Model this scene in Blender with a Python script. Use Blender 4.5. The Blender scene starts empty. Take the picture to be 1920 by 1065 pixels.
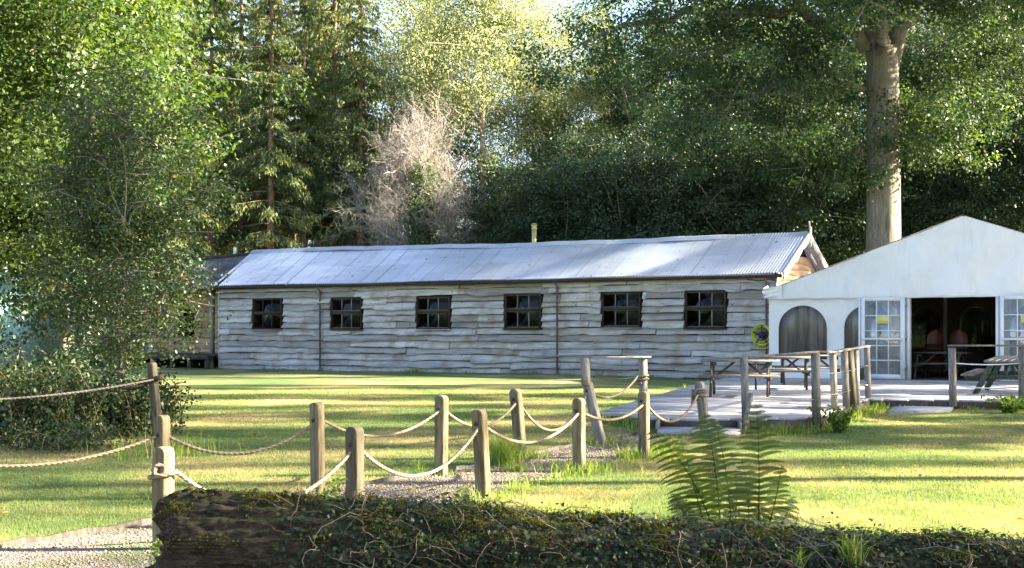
import bpy, math, random
import numpy as np
from mathutils import Vector
SC = bpy.context.scene
COL = SC.collection
R = math.radians
rng = np.random.default_rng(7)
random.seed(7)

# ---------------------------------------------------------------- camera, sky, sun, exposure
F = 2600.0           # focal length in photo pixels
HY = 626.0           # horizon row
E = 1.6              # eye height
cam_d = bpy.data.cameras.new('camera'); cam = bpy.data.objects.new('camera', cam_d); COL.objects.link(cam)
cam.location = (0, 0, E); cam.rotation_euler = (R(90), 0, 0)
cam_d.sensor_width = 36; cam_d.lens = 36 * F / 1920; cam_d.shift_y = (HY - 532.5) / 1920
cam_d.clip_start = 0.1; cam_d.clip_end = 4000
SC.camera = cam
SUN_EL, SUN_AZ = 24.0, 4.0       # azimuth measured from +X towards +Y
w = bpy.data.worlds.new('World'); SC.world = w; w.use_nodes = True
nt = w.node_tree; bg = nt.nodes['Background']
sk = nt.nodes.new('ShaderNodeTexSky'); sk.sky_type = 'NISHITA'; sk.sun_disc = False
sk.sun_elevation = R(SUN_EL); sk.sun_rotation = R(90 - SUN_AZ); sk.air_density = 1.0; sk.dust_density = 2.0; sk.ozone_density = 2.2
tn = nt.nodes.new('ShaderNodeMix'); tn.data_type = 'RGBA'; tn.blend_type = 'MULTIPLY'; tn.inputs[0].default_value = 1; tn.inputs[7].default_value = (1.045, .98, .985, 1)
nt.links.new(sk.outputs[0], tn.inputs[6]); nt.links.new(tn.outputs[2], bg.inputs[0]); bg.inputs[1].default_value = 0.055
sun_d = bpy.data.lights.new('sun', 'SUN'); sun_d.energy = 5.0; sun_d.angle = R(0.8); sun_d.color = (1.0, 0.86, 0.66)
sun = bpy.data.objects.new('sun', sun_d); COL.objects.link(sun)
sdir = Vector((math.cos(R(SUN_EL)) * math.cos(R(SUN_AZ)), math.cos(R(SUN_EL)) * math.sin(R(SUN_AZ)), math.sin(R(SUN_EL))))
sun.rotation_euler = sdir.to_track_quat('Z', 'Y').to_euler()
SC.view_settings.view_transform = 'Standard'; SC.view_settings.look = 'None'
SC.view_settings.exposure = 3.38; SC.view_settings.gamma = 1.0
SC.cycles.use_denoising = True
SC.cycles.max_bounces = 8; SC.cycles.diffuse_bounces = 4; SC.cycles.transmission_bounces = 6; SC.cycles.transparent_max_bounces = 12
SC.cycles.sample_clamp_indirect = 6

# ---------------------------------------------------------------- helpers
def smooth(a, b, x):
    t = np.clip((x - a) / (b - a), 0, 1); return t * t * (3 - 2 * t)
def ground(x, y):
    x = np.asarray(x, float); y = np.asarray(y, float)
    g = smooth(13, 28, y) * (0.25 - 0.10 * smooth(2, 8, x))
    g = g + 0.015 * np.sin(x * 0.9 + 1) * np.sin(y * 0.7) * smooth(6, 12, y)
    return g + 6.0 * smooth(100, 400, np.hypot(x, y)) * 0
def gz(x, y): return float(ground(x, y))
def at(x, y, D): return Vector(((x - 960) / F * D, D, E - (y - HY) / F * D))
def on(x, y, z):
    D = F * (E - z) / (y - HY); return Vector(((x - 960) / F * D, D, z))
def gp(x, y):
    z = 0.0
    for _ in range(8):
        p = on(x, y, z); z = gz(p.x, p.y)
    return Vector((p.x, p.y, z))

class MB:
    def __init__(s): s.v = []; s.q = []; s.t = []; s.n = 0; s.rq = []; s.rt = []
    def add(s, v, quads=None, tris=None, rnd=None):
        v = np.asarray(v, float).reshape(-1, 3)
        if quads is not None and len(quads):
            q = np.asarray(quads, int) + s.n; s.q.append(q)
            s.rq.append(np.broadcast_to(np.random.rand() if rnd is None else rnd, (len(q),)))
        if tris is not None and len(tris):
            t = np.asarray(tris, int) + s.n; s.t.append(t)
            s.rt.append(np.broadcast_to(np.random.rand() if rnd is None else rnd, (len(t),)))
        s.v.append(v); s.n += len(v); return s
    def box(s, lo, hi, rnd=None, M=None):
        x0, y0, z0 = lo; x1, y1, z1 = hi
        v = np.array([[x0,y0,z0],[x1,y0,z0],[x1,y1,z0],[x0,y1,z0],[x0,y0,z1],[x1,y0,z1],[x1,y1,z1],[x0,y1,z1]], float)
        if M is not None: v = np.array([M @ Vector(p) for p in v])
        return s.add(v, [[0,3,2,1],[4,5,6,7],[0,1,5,4],[1,2,6,5],[2,3,7,6],[3,0,4,7]], rnd=rnd)
    def bar(s, a, b, w, h, up=(0, 0, 1), rnd=None):
        """rectangular bar from a to b, w across, h along 'up'"""
        a = np.array(a, float); b = np.array(b, float); d = b - a; d /= np.linalg.norm(d)
        u = np.array(up, float); r = np.cross(d, u)
        if np.linalg.norm(r) < 1e-4: r = np.cross(d, (0, 1, 0))
        r /= np.linalg.norm(r); u = np.cross(r, d)
        o = [(-1,-1),(1,-1),(1,1),(-1,1)]
        v = [a + r*w/2*i + u*h/2*j for i, j in o] + [b + r*w/2*i + u*h/2*j for i, j in o]
        return s.add(v, [[0,1,2,3],[7,6,5,4],[0,4,5,1],[1,5,6,2],[2,6,7,3],[3,7,4,0]], rnd=rnd)
    def tube(s, pts, rad, n=6, caps=True, rnd=None, lobes=0, twist=0.0, lobe_amp=0.25):
        P = np.asarray(pts, float); m = len(P); rad = np.broadcast_to(np.asarray(rad, float), (m,))
        T = np.gradient(P, axis=0); T /= (np.linalg.norm(T, axis=1)[:, None] + 1e-9)
        u = np.cross(T[0], (0.03, 0.05, 1.0)) if abs(T[0][2]) < .95 else np.cross(T[0], (1.0, 0.05, 0))
        u /= np.linalg.norm(u); U = []
        for i in range(m):
            u = u - T[i] * np.dot(u, T[i]); u /= (np.linalg.norm(u) + 1e-9); U.append(u)
        U = np.array(U); W = np.cross(T, U)
        a = np.linspace(0, 2*np.pi, n, endpoint=False)
        L = np.concatenate([[0], np.cumsum(np.linalg.norm(np.diff(P, axis=0), axis=1))])
        A = a[None, :] + (L * twist)[:, None]
        rr = rad[:, None] * (1 + (lobe_amp * np.cos(lobes * a)[None, :] if lobes else 0))
        V = P[:, None] + U[:, None] * (np.cos(A) * rr)[..., None] + W[:, None] * (np.sin(A) * rr)[..., None]
        i = np.arange(m - 1)[:, None] * n; j = np.arange(n)[None]; jn = (j + 1) % n
        Q = np.stack([i + j, i + jn, i + n + jn, i + n + j], -1).reshape(-1, 4)
        v = V.reshape(-1, 3); tr = None
        if caps:
            v = np.concatenate([v, P[:1], P[-1:]]); k = m * n
            jj = np.arange(n); jx = (jj + 1) % n
            tr = np.concatenate([np.stack([jx, jj, np.full(n, k)], -1), np.stack([(m-1)*n + jj, (m-1)*n + jx, np.full(n, k+1)], -1)])
        return s.add(v, Q, tr, rnd=rnd)
    def grid(s, V, rnd=None, closed=False):
        V = np.asarray(V, float); m, n = V.shape[:2]
        i = np.arange(m - 1)[:, None] * n; j = np.arange(n if closed else n - 1)[None]; jn = (j + 1) % n
        return s.add(V.reshape(-1, 3), np.stack([i + j, i + jn, i + n + jn, i + n + j], -1).reshape(-1, 4), rnd=rnd)
    def prism(s, poly, a, b, axis='y', rnd=None):
        """extrude a 2D polygon (x,z) between y=a and y=b (axis y), or (y,z) along x, or (x,y) along z"""
        P = [(p[0], p[1]) for p in poly]; n = len(P)
        f = {'y': lambda p, t: (p[0], t, p[1]), 'x': lambda p, t: (t, p[0], p[1]), 'z': lambda p, t: (p[0], p[1], t)}[axis]
        cx = sum(p[0] for p in P) / n; cz = sum(p[1] for p in P) / n
        v = [f(p, a) for p in P] + [f(p, b) for p in P] + [f((cx, cz), a), f((cx, cz), b)]
        k = np.arange(n); kn = (k + 1) % n
        return s.add(v, np.stack([k, kn, kn + n, k + n], -1), np.concatenate([np.stack([kn, k, np.full(n, 2*n)], -1), np.stack([k+n, kn+n, np.full(n, 2*n+1)], -1)]), rnd=rnd)
    def mesh(s, name, smooth=False):
        me = bpy.data.meshes.new(name)
        v = np.concatenate(s.v) if s.v else np.zeros((0, 3))
        q = np.concatenate(s.q) if s.q else np.zeros((0, 4), int); t = np.concatenate(s.t) if s.t else np.zeros((0, 3), int)
        me.vertices.add(len(v)); me.vertices.foreach_set('co', v.astype(np.float32).ravel())
        me.loops.add(q.size + t.size); me.loops.foreach_set('vertex_index', np.concatenate([q.ravel(), t.ravel()]).astype(np.int32))
        me.polygons.add(len(q) + len(t))
        ls = np.concatenate([np.arange(len(q)) * 4, q.size + np.arange(len(t)) * 3]).astype(np.int32)
        me.polygons.foreach_set('loop_start', ls)
        try: me.polygons.foreach_set('loop_total', np.concatenate([np.full(len(q), 4), np.full(len(t), 3)]).astype(np.int32))
        except Exception: pass
        me.update(calc_edges=True)
        if smooth: me.polygons.foreach_set('use_smooth', np.ones(len(me.polygons), bool))
        r = np.concatenate(s.rq + s.rt) if (s.rq or s.rt) else np.zeros(0)
        at_ = me.attributes.new('rnd', 'FLOAT', 'FACE'); at_.data.foreach_set('value', r.astype(np.float32))
        return me
    def build(s, name, mat, parent=None, smooth=False, loc=None, rotz=None):
        me = s.mesh(name, smooth); me.materials.append(mat)
        o = bpy.data.objects.new(name, me); COL.objects.link(o)
        if parent: o.parent = parent
        if loc is not None: o.location = loc
        if rotz is not None: o.rotation_euler = (0, 0, rotz)
        return o
def tag(o, label=None, cat=None, group=None, kind=None):
    if label: o['label'] = label
    if cat: o['category'] = cat
    if group: o['group'] = group
    if kind: o['kind'] = kind
    return o
def thing(name, label, cat, loc=(0, 0, 0), rotz=0, group=None):
    o = bpy.data.objects.new(name, None); COL.objects.link(o); o.empty_display_size = .2
    o.location = loc; o.rotation_euler = (0, 0, rotz); return tag(o, label, cat, group)
def copy_tree(o, parent=None):
    kids = [c for c in COL.objects if c.parent == o]
    c = o.copy(); COL.objects.link(c); c.parent = parent
    for ch in kids: copy_tree(ch, c)
    return c

# ---------------------------------------------------------------- materials
def new_mat(name):
    m = bpy.data.materials.new(name); m.use_nodes = True
    return m, m.node_tree, m.node_tree.nodes['Principled BSDF']
def N(nt, typ, **kw):
    n = nt.nodes.new(typ)
    for k, v in kw.items():
        if k in n.inputs.keys(): n.inputs[k].default_value = v
        else: setattr(n, k, v)
    return n
def coords(nt, scale=(1, 1, 1), kind='Object', rot=(0, 0, 0)):
    tc = N(nt, 'ShaderNodeTexCoord'); mp = N(nt, 'ShaderNodeMapping'); mp.inputs['Scale'].default_value = scale; mp.inputs['Rotation'].default_value = rot
    nt.links.new(tc.outputs[kind], mp.inputs[0]); return mp.outputs[0]
def ramp(nt, fac, stops, interp='LINEAR'):
    r = N(nt, 'ShaderNodeValToRGB'); r.color_ramp.interpolation = interp
    e = r.color_ramp.elements
    e[0].position = stops[0][0]; e[0].color = (*stops[0][1], 1); e[1].position = stops[-1][0]; e[1].color = (*stops[-1][1], 1)
    for p, c in stops[1:-1]: x = e.new(p); x.color = (*c, 1)
    nt.links.new(fac, r.inputs[0]); return r.outputs[0]
def noise(nt, vec, scale, detail=4, rough=.55, dist=0):
    n = N(nt, 'ShaderNodeTexNoise'); n.inputs['Scale'].default_value = scale; n.inputs['Detail'].default_value = detail
    n.inputs['Roughness'].default_value = rough; n.inputs['Distortion'].default_value = dist
    if vec is not None: nt.links.new(vec, n.inputs[0])
    return n.outputs[0]
def mix(nt, fac, a, b, mode='MIX'):
    m = N(nt, 'ShaderNodeMix'); m.data_type = 'RGBA'; m.blend_type = mode
    for s_, v in ((0, fac), (6, a), (7, b)):
        if hasattr(v, 'is_output'): nt.links.new(v, m.inputs[s_])
        elif s_ == 0: m.inputs[0].default_value = v
        else: m.inputs[s_].default_value = (*v, 1)
    return m.outputs[2]
def bump(nt, b, h, strength=.4, dist=.01):
    n = N(nt, 'ShaderNodeBump'); n.inputs['Strength'].default_value = strength; n.inputs['Distance'].default_value = dist
    nt.links.new(h, n.inputs['Height']); nt.links.new(n.outputs[0], b.inputs['Normal'])
def rndattr(nt):
    a = N(nt, 'ShaderNodeAttribute'); a.attribute_name = 'rnd'; return a.outputs['Fac']
def wood_mat(name, c0, c1, c2, scale=(1, 12, 12), rough=.85, tint=.35, bs=.5, dirt=None, knots=False):
    m, nt, b = new_mat(name); v = coords(nt, scale)
    r = rndattr(nt); add = N(nt, 'ShaderNodeVectorMath', operation='ADD'); cmb = N(nt, 'ShaderNodeCombineXYZ')
    mu = N(nt, 'ShaderNodeMath', operation='MULTIPLY'); mu.inputs[1].default_value = 37.0
    nt.links.new(r, mu.inputs[0]); nt.links.new(mu.outputs[0], cmb.inputs[0]); nt.links.new(mu.outputs[0], cmb.inputs[1])
    nt.links.new(v, add.inputs[0]); nt.links.new(cmb.outputs[0], add.inputs[1])
    n1 = noise(nt, add.outputs[0], 2.2, 6, .65, .6)
    col = ramp(nt, n1, [(.28, c0), (.5, c1), (.72, c2)])
    tn = ramp(nt, r, [(0, (.55, .52, .48)), (.25, (.82, .80, .78)), (.6, (.97, .97, 1.0)), (1, (1.18, 1.15, 1.10))])
    col = mix(nt, tint * 2 if tint < .5 else 1.0, col, tn, 'MULTIPLY')
    if dirt:
        n2 = noise(nt, coords(nt, (1, 1, 1)), 1.7, 5, .6)
        f = ramp(nt, n2, [(.5, (0, 0, 0)), (.72, (1, 1, 1))]); col = mix(nt, f, col, dirt)
    if knots:
        vo = N(nt, 'ShaderNodeTexVoronoi'); vo.inputs['Scale'].default_value = 1.0; nt.links.new(coords(nt, (2.2, 4, 5.2)), vo.inputs[0])
        col = mix(nt, ramp(nt, vo.outputs['Distance'], [(.05, (.85, .85, .85)), (.13, (0, 0, 0))]), col, (.05, .042, .038))
        lo = noise(nt, coords(nt, (.5, 1, 3.0)), 1.1, 4, .6); col = mix(nt, .8, col, ramp(nt, lo, [(.32, (.62, .60, .60)), (.5, (1, 1, 1)), (.7, (1.2, 1.2, 1.2))]), 'MULTIPLY')
    nt.links.new(col, b.inputs['Base Color']); b.inputs['Roughness'].default_value = rough; b.inputs['Specular IOR Level'].default_value = .25
    bump(nt, b, n1, bs, .01); return m
def plain(name, c, rough=.6, metal=0, var=.15, sc=6, spec=.4, bs=.15):
    m, nt, b = new_mat(name); n = noise(nt, coords(nt), sc, 5, .6)
    c0 = tuple(x * (1 - var) for x in c); c1 = tuple(min(1, x * (1 + var)) for x in c)
    nt.links.new(ramp(nt, n, [(.3, c0), (.7, c1)]), b.inputs['Base Color'])
    b.inputs['Roughness'].default_value = rough; b.inputs['Metallic'].default_value = metal; b.inputs['Specular IOR Level'].default_value = spec
    bump(nt, b, n, bs, .004); return m
def leaf_mat(name, stops, trans=.35, rough=.55, spec=.3, tcol=(1.6, 1.5, .6)):
    m, nt, b = new_mat(name); r = rndattr(nt); col = ramp(nt, r, stops)
    nt.links.new(col, b.inputs['Base Color']); b.inputs['Roughness'].default_value = rough; b.inputs['Specular IOR Level'].default_value = spec
    tr = N(nt, 'ShaderNodeBsdfTranslucent'); tc = mix(nt, 1.0, col, tcol, 'MULTIPLY'); nt.links.new(tc, tr.inputs[0])
    ms = N(nt, 'ShaderNodeMixShader'); ms.inputs[0].default_value = trans
    nt.links.new(b.outputs[0], ms.inputs[1]); nt.links.new(tr.outputs[0], ms.inputs[2])
    nt.links.new(ms.outputs[0], nt.nodes['Material Output'].inputs[0]); return m
def glass_mat(name, tint=(.9, .95, .95), refl=.12, rough=.03, haze=0.0, hcol=(.5, .5, .48)):
    m, nt, b = new_mat(name); t = N(nt, 'ShaderNodeBsdfTransparent'); t.inputs[0].default_value = (*tint, 1)
    g = N(nt, 'ShaderNodeBsdfGlossy'); g.inputs['Roughness'].default_value = rough; g.inputs[0].default_value = (1, 1, 1, 1)
    n = noise(nt, coords(nt, (1, 1, .35)), 3.0, 3, .5); bp = N(nt, 'ShaderNodeBump'); bp.inputs['Strength'].default_value = .25; bp.inputs['Distance'].default_value = .02
    nt.links.new(n, bp.inputs['Height']); nt.links.new(bp.outputs[0], g.inputs['Normal'])
    fr = N(nt, 'ShaderNodeFresnel'); fr.inputs[0].default_value = 1.5; ad = N(nt, 'ShaderNodeMath', operation='ADD'); ad.inputs[1].default_value = refl
    nt.links.new(fr.outputs[0], ad.inputs[0]); ms = N(nt, 'ShaderNodeMixShader'); nt.links.new(ad.outputs[0], ms.inputs[0])
    base = t.outputs[0]
    if haze:
        d = N(nt, 'ShaderNodeBsdfDiffuse'); nt.links.new(ramp(nt, noise(nt, coords(nt, (5, 5, .35)), 1.3, 5, .65), [(.32, tuple(c * .4 for c in hcol)), (.5, hcol), (.68, tuple(c * 1.5 for c in hcol))]), d.inputs[0]); mh = N(nt, 'ShaderNodeMixShader')
        st = noise(nt, coords(nt, (6, 6, .5)), 1.5, 4, .6); mm = N(nt, 'ShaderNodeMath', operation='MULTIPLY'); mm.inputs[1].default_value = haze * 2
        nt.links.new(st, mm.inputs[0]); nt.links.new(mm.outputs[0], mh.inputs[0]); nt.links.new(t.outputs[0], mh.inputs[1]); nt.links.new(d.outputs[0], mh.inputs[2]); base = mh.outputs[0]
    nt.links.new(base, ms.inputs[1]); nt.links.new(g.outputs[0], ms.inputs[2])
    nt.links.new(ms.outputs[0], nt.nodes['Material Output'].inputs[0]); return m

M_board = wood_mat('weathered_boards', (.18, .175, .18), (.48, .47, .485), (.68, .665, .685), (.8, 24, 24), tint=.5, dirt=(.30, .24, .18), knots=True)
M_tanboard = wood_mat('tan_boards', (.30, .20, .12), (.48, .33, .21), (.58, .43, .30), (1, 8, 8), tint=.3)
M_deck = wood_mat('deck_boards', (.20, .19, .19), (.40, .39, .40), (.56, .55, .56), (1.0, 9, 9), tint=.4)
M_rail = wood_mat('rail_wood', (.10, .09, .08), (.23, .215, .19), (.36, .34, .31), (9, 9, 1.3), tint=.3)
M_post = wood_mat('post_wood', (.04, .033, .018), (.155, .125, .072), (.26, .22, .145), (11, 11, 1.2), tint=.25, dirt=(.17, .19, .07))
M_postgrey = wood_mat('post_wood_dark', (.035, .032, .022), (.085, .076, .05), (.15, .135, .10), (11, 11, 1.2), tint=.2, dirt=(.09, .11, .04))
M_dark = wood_mat('dark_brown_wood', (.025, .017, .013), (.05, .035, .028), (.09, .07, .055), (8, 8, 2), tint=.2)
M_table = wood_mat('table_wood', (.10, .095, .085), (.20, .19, .175), (.32, .31, .29), (2, 9, 9), tint=.3)
M_tabledark = wood_mat('table_leg_wood', (.035, .03, .025), (.08, .07, .06), (.16, .14, .12), (9, 9, 2), tint=.3)
M_tablegreen = wood_mat('table_green_wood', (.03, .04, .03), (.07, .085, .065), (.14, .155, .13), (3, 9, 9), tint=.3)
M_bark = wood_mat('bark', (.05, .045, .035), (.14, .125, .10), (.24, .22, .18), (5, 5, .9), tint=.15, bs=1.0, dirt=(.10, .13, .06))
M_barkoak = wood_mat('oak_bark', (.10, .09, .075), (.24, .215, .18), (.36, .33, .28), (6, 6, .7), tint=.15, bs=1.0, dirt=(.17, .19, .10))
M_barkpine = wood_mat('pine_bark', (.10, .06, .04), (.25, .16, .10), (.42, .30, .20), (5, 5, 1), tint=.15, bs=1.0)
M_barkbirch = wood_mat('birch_bark', (.12, .09, .07), (.38, .30, .24), (.6, .55, .48), (3, 3, 6), tint=.15, bs=.4)
M_dead = wood_mat('dead_twigs', (.20, .18, .16), (.33, .30, .27), (.46, .42, .38), (3, 3, 3), tint=.3)
M_white = plain('white_paint', (.80, .81, .82), .45, var=.04)
M_black = plain('black_metal', (.02, .02, .02), .5)
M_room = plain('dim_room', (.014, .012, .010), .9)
M_panel = plain('pale_inside_panel', (.80, .78, .72), .7)
M_steel = plain('galvanised_wire', (.45, .45, .45), .4, 1)
M_yellow = plain('yellow_hose', (.62, .62, .05), .45)
M_orange = plain('orange_plastic', (.10, .026, .010), .5)
M_notice = plain('yellow_paper', (.80, .76, .22), .8, var=.03)
M_ink = plain('grey_ink', (.25, .24, .12), .8)
M_pipe = plain('downpipe_paint', (.15, .12, .13), .5)
M_vine = wood_mat('dry_vine', (.10, .07, .045), (.20, .15, .10), (.34, .27, .20), (3, 3, 3), tint=.5)
M_rope = plain('rope_fibre', (.235, .185, .125), .9, var=.25, sc=30)
M_ropegrey = plain('rope_old', (.18, .16, .13), .9, var=.3, sc=30)
M_blue = plain('blue_plastic', (.02, .12, .6), .4)
M_cyan = plain('pale_green_cladding', (.36, .58, .58), .6)
M_brass = plain('flue_steel', (.50, .46, .20), .35, .6)
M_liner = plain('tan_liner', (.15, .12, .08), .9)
G_win = glass_mat('window_glass', (.6, .64, .62), -.02)
G_door = glass_mat('door_glass', (.85, .88, .88), .10, .06, haze=.22, hcol=(.62, .64, .66))
G_back = glass_mat('back_window_plastic', (.20, .23, .21), -.03, .2, haze=.5, hcol=(.05, .055, .05))
G_arch = glass_mat('arch_plastic', (.45, .44, .40), .0, .3, haze=1.2, hcol=(.145, .125, .105))  # brown streaky reflections are painted in as diffuse haze

# galvanised corrugated sheet: sheets differ a little, rust flecks
def roof_mat(name, c0, c1, metal=.55, rust=.1, rough=.42):
    m, nt, b = new_mat(name); n = noise(nt, coords(nt, (.5, 2, 2)), 1.6, 6, .6); r = rndattr(nt)
    col = ramp(nt, n, [(.3, c0), (.7, c1)])
    col = mix(nt, .5, col, ramp(nt, r, [(0, (.75, .75, .75)), (1, (1.1, 1.1, 1.1))]), 'MULTIPLY')
    n2 = noise(nt, coords(nt, (5, 1.6, 1.6)), 2.4, 6, .7)
    col = mix(nt, ramp(nt, n2, [(.62, (0, 0, 0)), (.68, (1, 1, 1))]), col, (.16, .10, .07))
    nt.links.new(col, b.inputs['Base Color']); b.inputs['Metallic'].default_value = metal; b.inputs['Roughness'].default_value = rough
    return m
M_roof = roof_mat('galvanised_sheet', (.46, .53, .63), (.60, .67, .77))
M_roofdark = roof_mat('old_dark_sheet', (.05, .05, .055), (.16, .16, .18), .1, .2, .7)
def canvas_mat():
    m, nt, b = new_mat('white_canvas'); n = noise(nt, coords(nt, (1, 1, 1)), 1.3, 6, .6, 1.0)
    col = ramp(nt, n, [(.25, (.76, .77, .78)), (.5, (.82, .825, .84)), (.8, (.84, .84, .85))])
    st = noise(nt, coords(nt, (3, 3, .5)), 1.2, 6, .7); col = mix(nt, ramp(nt, st, [(.56, (0, 0, 0)), (.78, (.5, .5, .5))]), col, (.52, .55, .50))
    nt.links.new(col, b.inputs['Base Color']); b.inputs['Roughness'].default_value = .5
    n2 = noise(nt, coords(nt, (1.6, 1.6, .5)), 1.5, 5, .5, .8); bump(nt, b, n2, .7, .06); return m
M_canvas = canvas_mat()
def lawn_mat():
    m, nt, b = new_mat('lawn'); v = coords(nt)
    a = noise(nt, v, .35, 5, .6, .3); bb = noise(nt, v, 3.0, 5, .7); c = noise(nt, v, 60, 3, .7)
    col = ramp(nt, a, [(.30, (.065, .115, .04)), (.47, (.115, .16, .058)), (.58, (.22, .205, .10)), (.72, (.34, .285, .16))])
    col = mix(nt, .5, col, ramp(nt, bb, [(.3, (.55, .65, .5)), (.7, (1.3, 1.2, 1.15))]), 'MULTIPLY')
    col = mix(nt, .6, col, ramp(nt, c, [(.3, (.5, .5, .5)), (.7, (1.4, 1.4, 1.3))]), 'MULTIPLY')
    nt.links.new(col, b.inputs['Base Color']); b.inputs['Roughness'].default_value = .9; b.inputs['Specular IOR Level'].default_value = .15
    bump(nt, b, c, .8, .02); return m
M_lawn = lawn_mat()
def gravel_mat():
    m, nt, b = new_mat('gravel'); v = coords(nt); vo = N(nt, 'ShaderNodeTexVoronoi'); vo.inputs['Scale'].default_value = 55; nt.links.new(v, vo.inputs[0])
    col = ramp(nt, vo.outputs['Color'], [(.1, (.08, .06, .045)), (.5, (.18, .145, .115)), (.9, (.30, .25, .21))])
    a = noise(nt, v, 1.3, 5, .6); col = mix(nt, ramp(nt, a, [(.47, (0, 0, 0)), (.60, (1, 1, 1))]), col, (.10, .12, .045))
    nt.links.new(col, b.inputs['Base Color']); b.inputs['Roughness'].default_value = .9
    bump(nt, b, vo.outputs['Distance'], .9, .02); return m
M_gravel = gravel_mat()
def pebble_mat():
    m, nt, b = new_mat('pebbles'); r = rndattr(nt)
    nt.links.new(ramp(nt, r, [(0, (.07, .05, .033)), (.4, (.15, .115, .085)), (.8, (.24, .19, .15)), (1, (.42, .37, .31))]), b.inputs['Base Color']); b.inputs['Roughness'].default_value = .8; return m
M_pebble = pebble_mat()

# ---------------------------------------------------------------- ground
def axis(a, b, step, far):
    c = list(np.arange(a, b + 1e-6, step)); l = [a - d for d in far][::-1]; r_ = [b + d for d in far]; return np.array(l + c + r_)
gx = axis(-40, 40, .5, [5, 15, 40, 100, 250, 600, 1500]); gy = axis(0, 70, .5, [5, 15, 40, 100, 250, 600, 1500])
X, Y = np.meshgrid(gx, gy)
b = MB(); b.grid(np.stack([X, Y, ground(X, Y)], -1))
tag(b.build('ground', M_lawn, smooth=True), kind='structure')

def wood_floor_mat():
    m, nt, b = new_mat('woodland_litter'); a = noise(nt, coords(nt), 2.5, 6, .65)
    nt.links.new(ramp(nt, a, [(.3, (.03, .028, .015)), (.5, (.07, .055, .03)), (.7, (.06, .08, .03))]), b.inputs['Base Color']); b.inputs['Roughness'].default_value = .95; return m
M_litter = wood_floor_mat()
fx = np.linspace(-60, 70, 66); fy = np.linspace(0, 1, 30)
FX, FV = np.meshgrid(fx, fy)
FY = np.where(FX < -16, 62, np.where(FX > 19, 40, 57.5)) + FV * 60
b = MB(); b.grid(np.stack([FX, FY, ground(FX, FY) + .02], -1)); tag(b.build('forest_floor', M_litter), kind='structure')

# gravel path between the rope rows
far_px = [(-120, 1052), (0, 1030), (280, 985), (480, 945), (600, 925), (685, 911), (809, 893), (890, 878), (1020, 850), (1150, 823), (1228, 813)]
near_px = [(-120, 1500), (200, 1500), (420, 1300), (560, 1150), (680, 1060), (780, 990), (900, 945), (985, 908), (1085, 886), (1190, 860), (1262, 832)]
fp = [gp(*p) for p in far_px]; npx = [gp(*p) for p in near_px]
def resample(P, n):
    P = np.array([tuple(p) for p in P]); L = np.concatenate([[0], np.cumsum(np.linalg.norm(np.diff(P, axis=0), axis=1))])
    t = np.linspace(0, L[-1], n); return np.stack([np.interp(t, L, P[:, i]) for i in range(3)], -1)
def interp_idx(P, n):
    P = np.array([tuple(p) for p in P]); t = np.linspace(0, len(P) - 1, n); return np.stack([np.interp(t, np.arange(len(P)), P[:, i]) for i in range(3)], -1)
A_ = interp_idx(fp, 121); B_ = interp_idx(npx, 121)
wv = np.linspace(0, 1, 13)[None, :, None]
Gp = A_[:, None] * (1 - wv) + B_[:, None] * wv
Gp[..., 2] = ground(Gp[..., 0], Gp[..., 1]) + .012
Gp[:, -1, :2] += rng.normal(0, .035, (121, 2))
b = MB(); b.grid(Gp); tag(b.build('gravel_path', M_gravel), kind='structure')
# loose pebbles on it
n = 26000
ii = rng.random(n) ** .8; jj = rng.random(n) * .97
ia = ii * 119; i0 = ia.astype(int); fr_ = ia - i0
PA = A_[i0] * (1 - fr_)[:, None] + A_[i0 + 1] * fr_[:, None]; PB = B_[i0] * (1 - fr_)[:, None] + B_[i0 + 1] * fr_[:, None]
C_ = PA * (1 - jj)[:, None] + PB * jj[:, None]; C_[:, 2] = ground(C_[:, 0], C_[:, 1]) + .014
oct_v = np.array([[1,0,0],[0,1,0],[-1,0,0],[0,-1,0],[0,0,.6],[0,0,-.6]], float)
oct_f = np.array([[0,1,4],[1,2,4],[2,3,4],[3,0,4],[1,0,5],[2,1,5],[3,2,5],[0,3,5]])
S_ = rng.uniform(.007, .016, (n, 1, 1)) * rng.uniform(.6, 1.3, (n, 6, 1)); ang = rng.random(n) * 6.28
V_ = oct_v[None] * S_; ca, sa = np.cos(ang)[:, None], np.sin(ang)[:, None]
V_ = np.stack([V_[..., 0] * ca - V_[..., 1] * sa, V_[..., 0] * sa + V_[..., 1] * ca, V_[..., 2]], -1) + C_[:, None]
b = MB(); b.add(V_, None, (oct_f[None] + (np.arange(n) * 6)[:, None, None]).reshape(-1, 3), rnd=np.repeat(rng.random(n), 8))
tag(b.build('gravel', M_pebble), kind='stuff', label='loose pale stones scattered over the gravel path', cat='gravel')
# timber edging on the far side of the path
b = MB(); P = resample(fp[0:], 60)
Pe = np.array([[p[0], p[1], gz(p[0], p[1])] for p in P]); tg = np.gradient(Pe, axis=0); sd_ = np.stack([-tg[:, 1], tg[:, 0], 0 * tg[:, 0]], -1); sd_ /= np.linalg.norm(sd_, axis=1)[:, None]
wob = .012 * np.sin(np.arange(60) * 2.1)[:, None] * np.array([[0, 0, 1]])
b.grid(np.stack([Pe + sd_ * .014 - [0, 0, .02], Pe + sd_ * .014 + wob + [0, 0, .055], Pe - sd_ * .014 + wob + [0, 0, .055], Pe - sd_ * .014 - [0, 0, .02]], 1), rnd=np.repeat((np.arange(59) // 7) * .137 % 1, 3))
tag(b.build('path_edging', M_tabledark), 'low weathered timber board edging the gravel path on its far side', 'edging')
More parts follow.
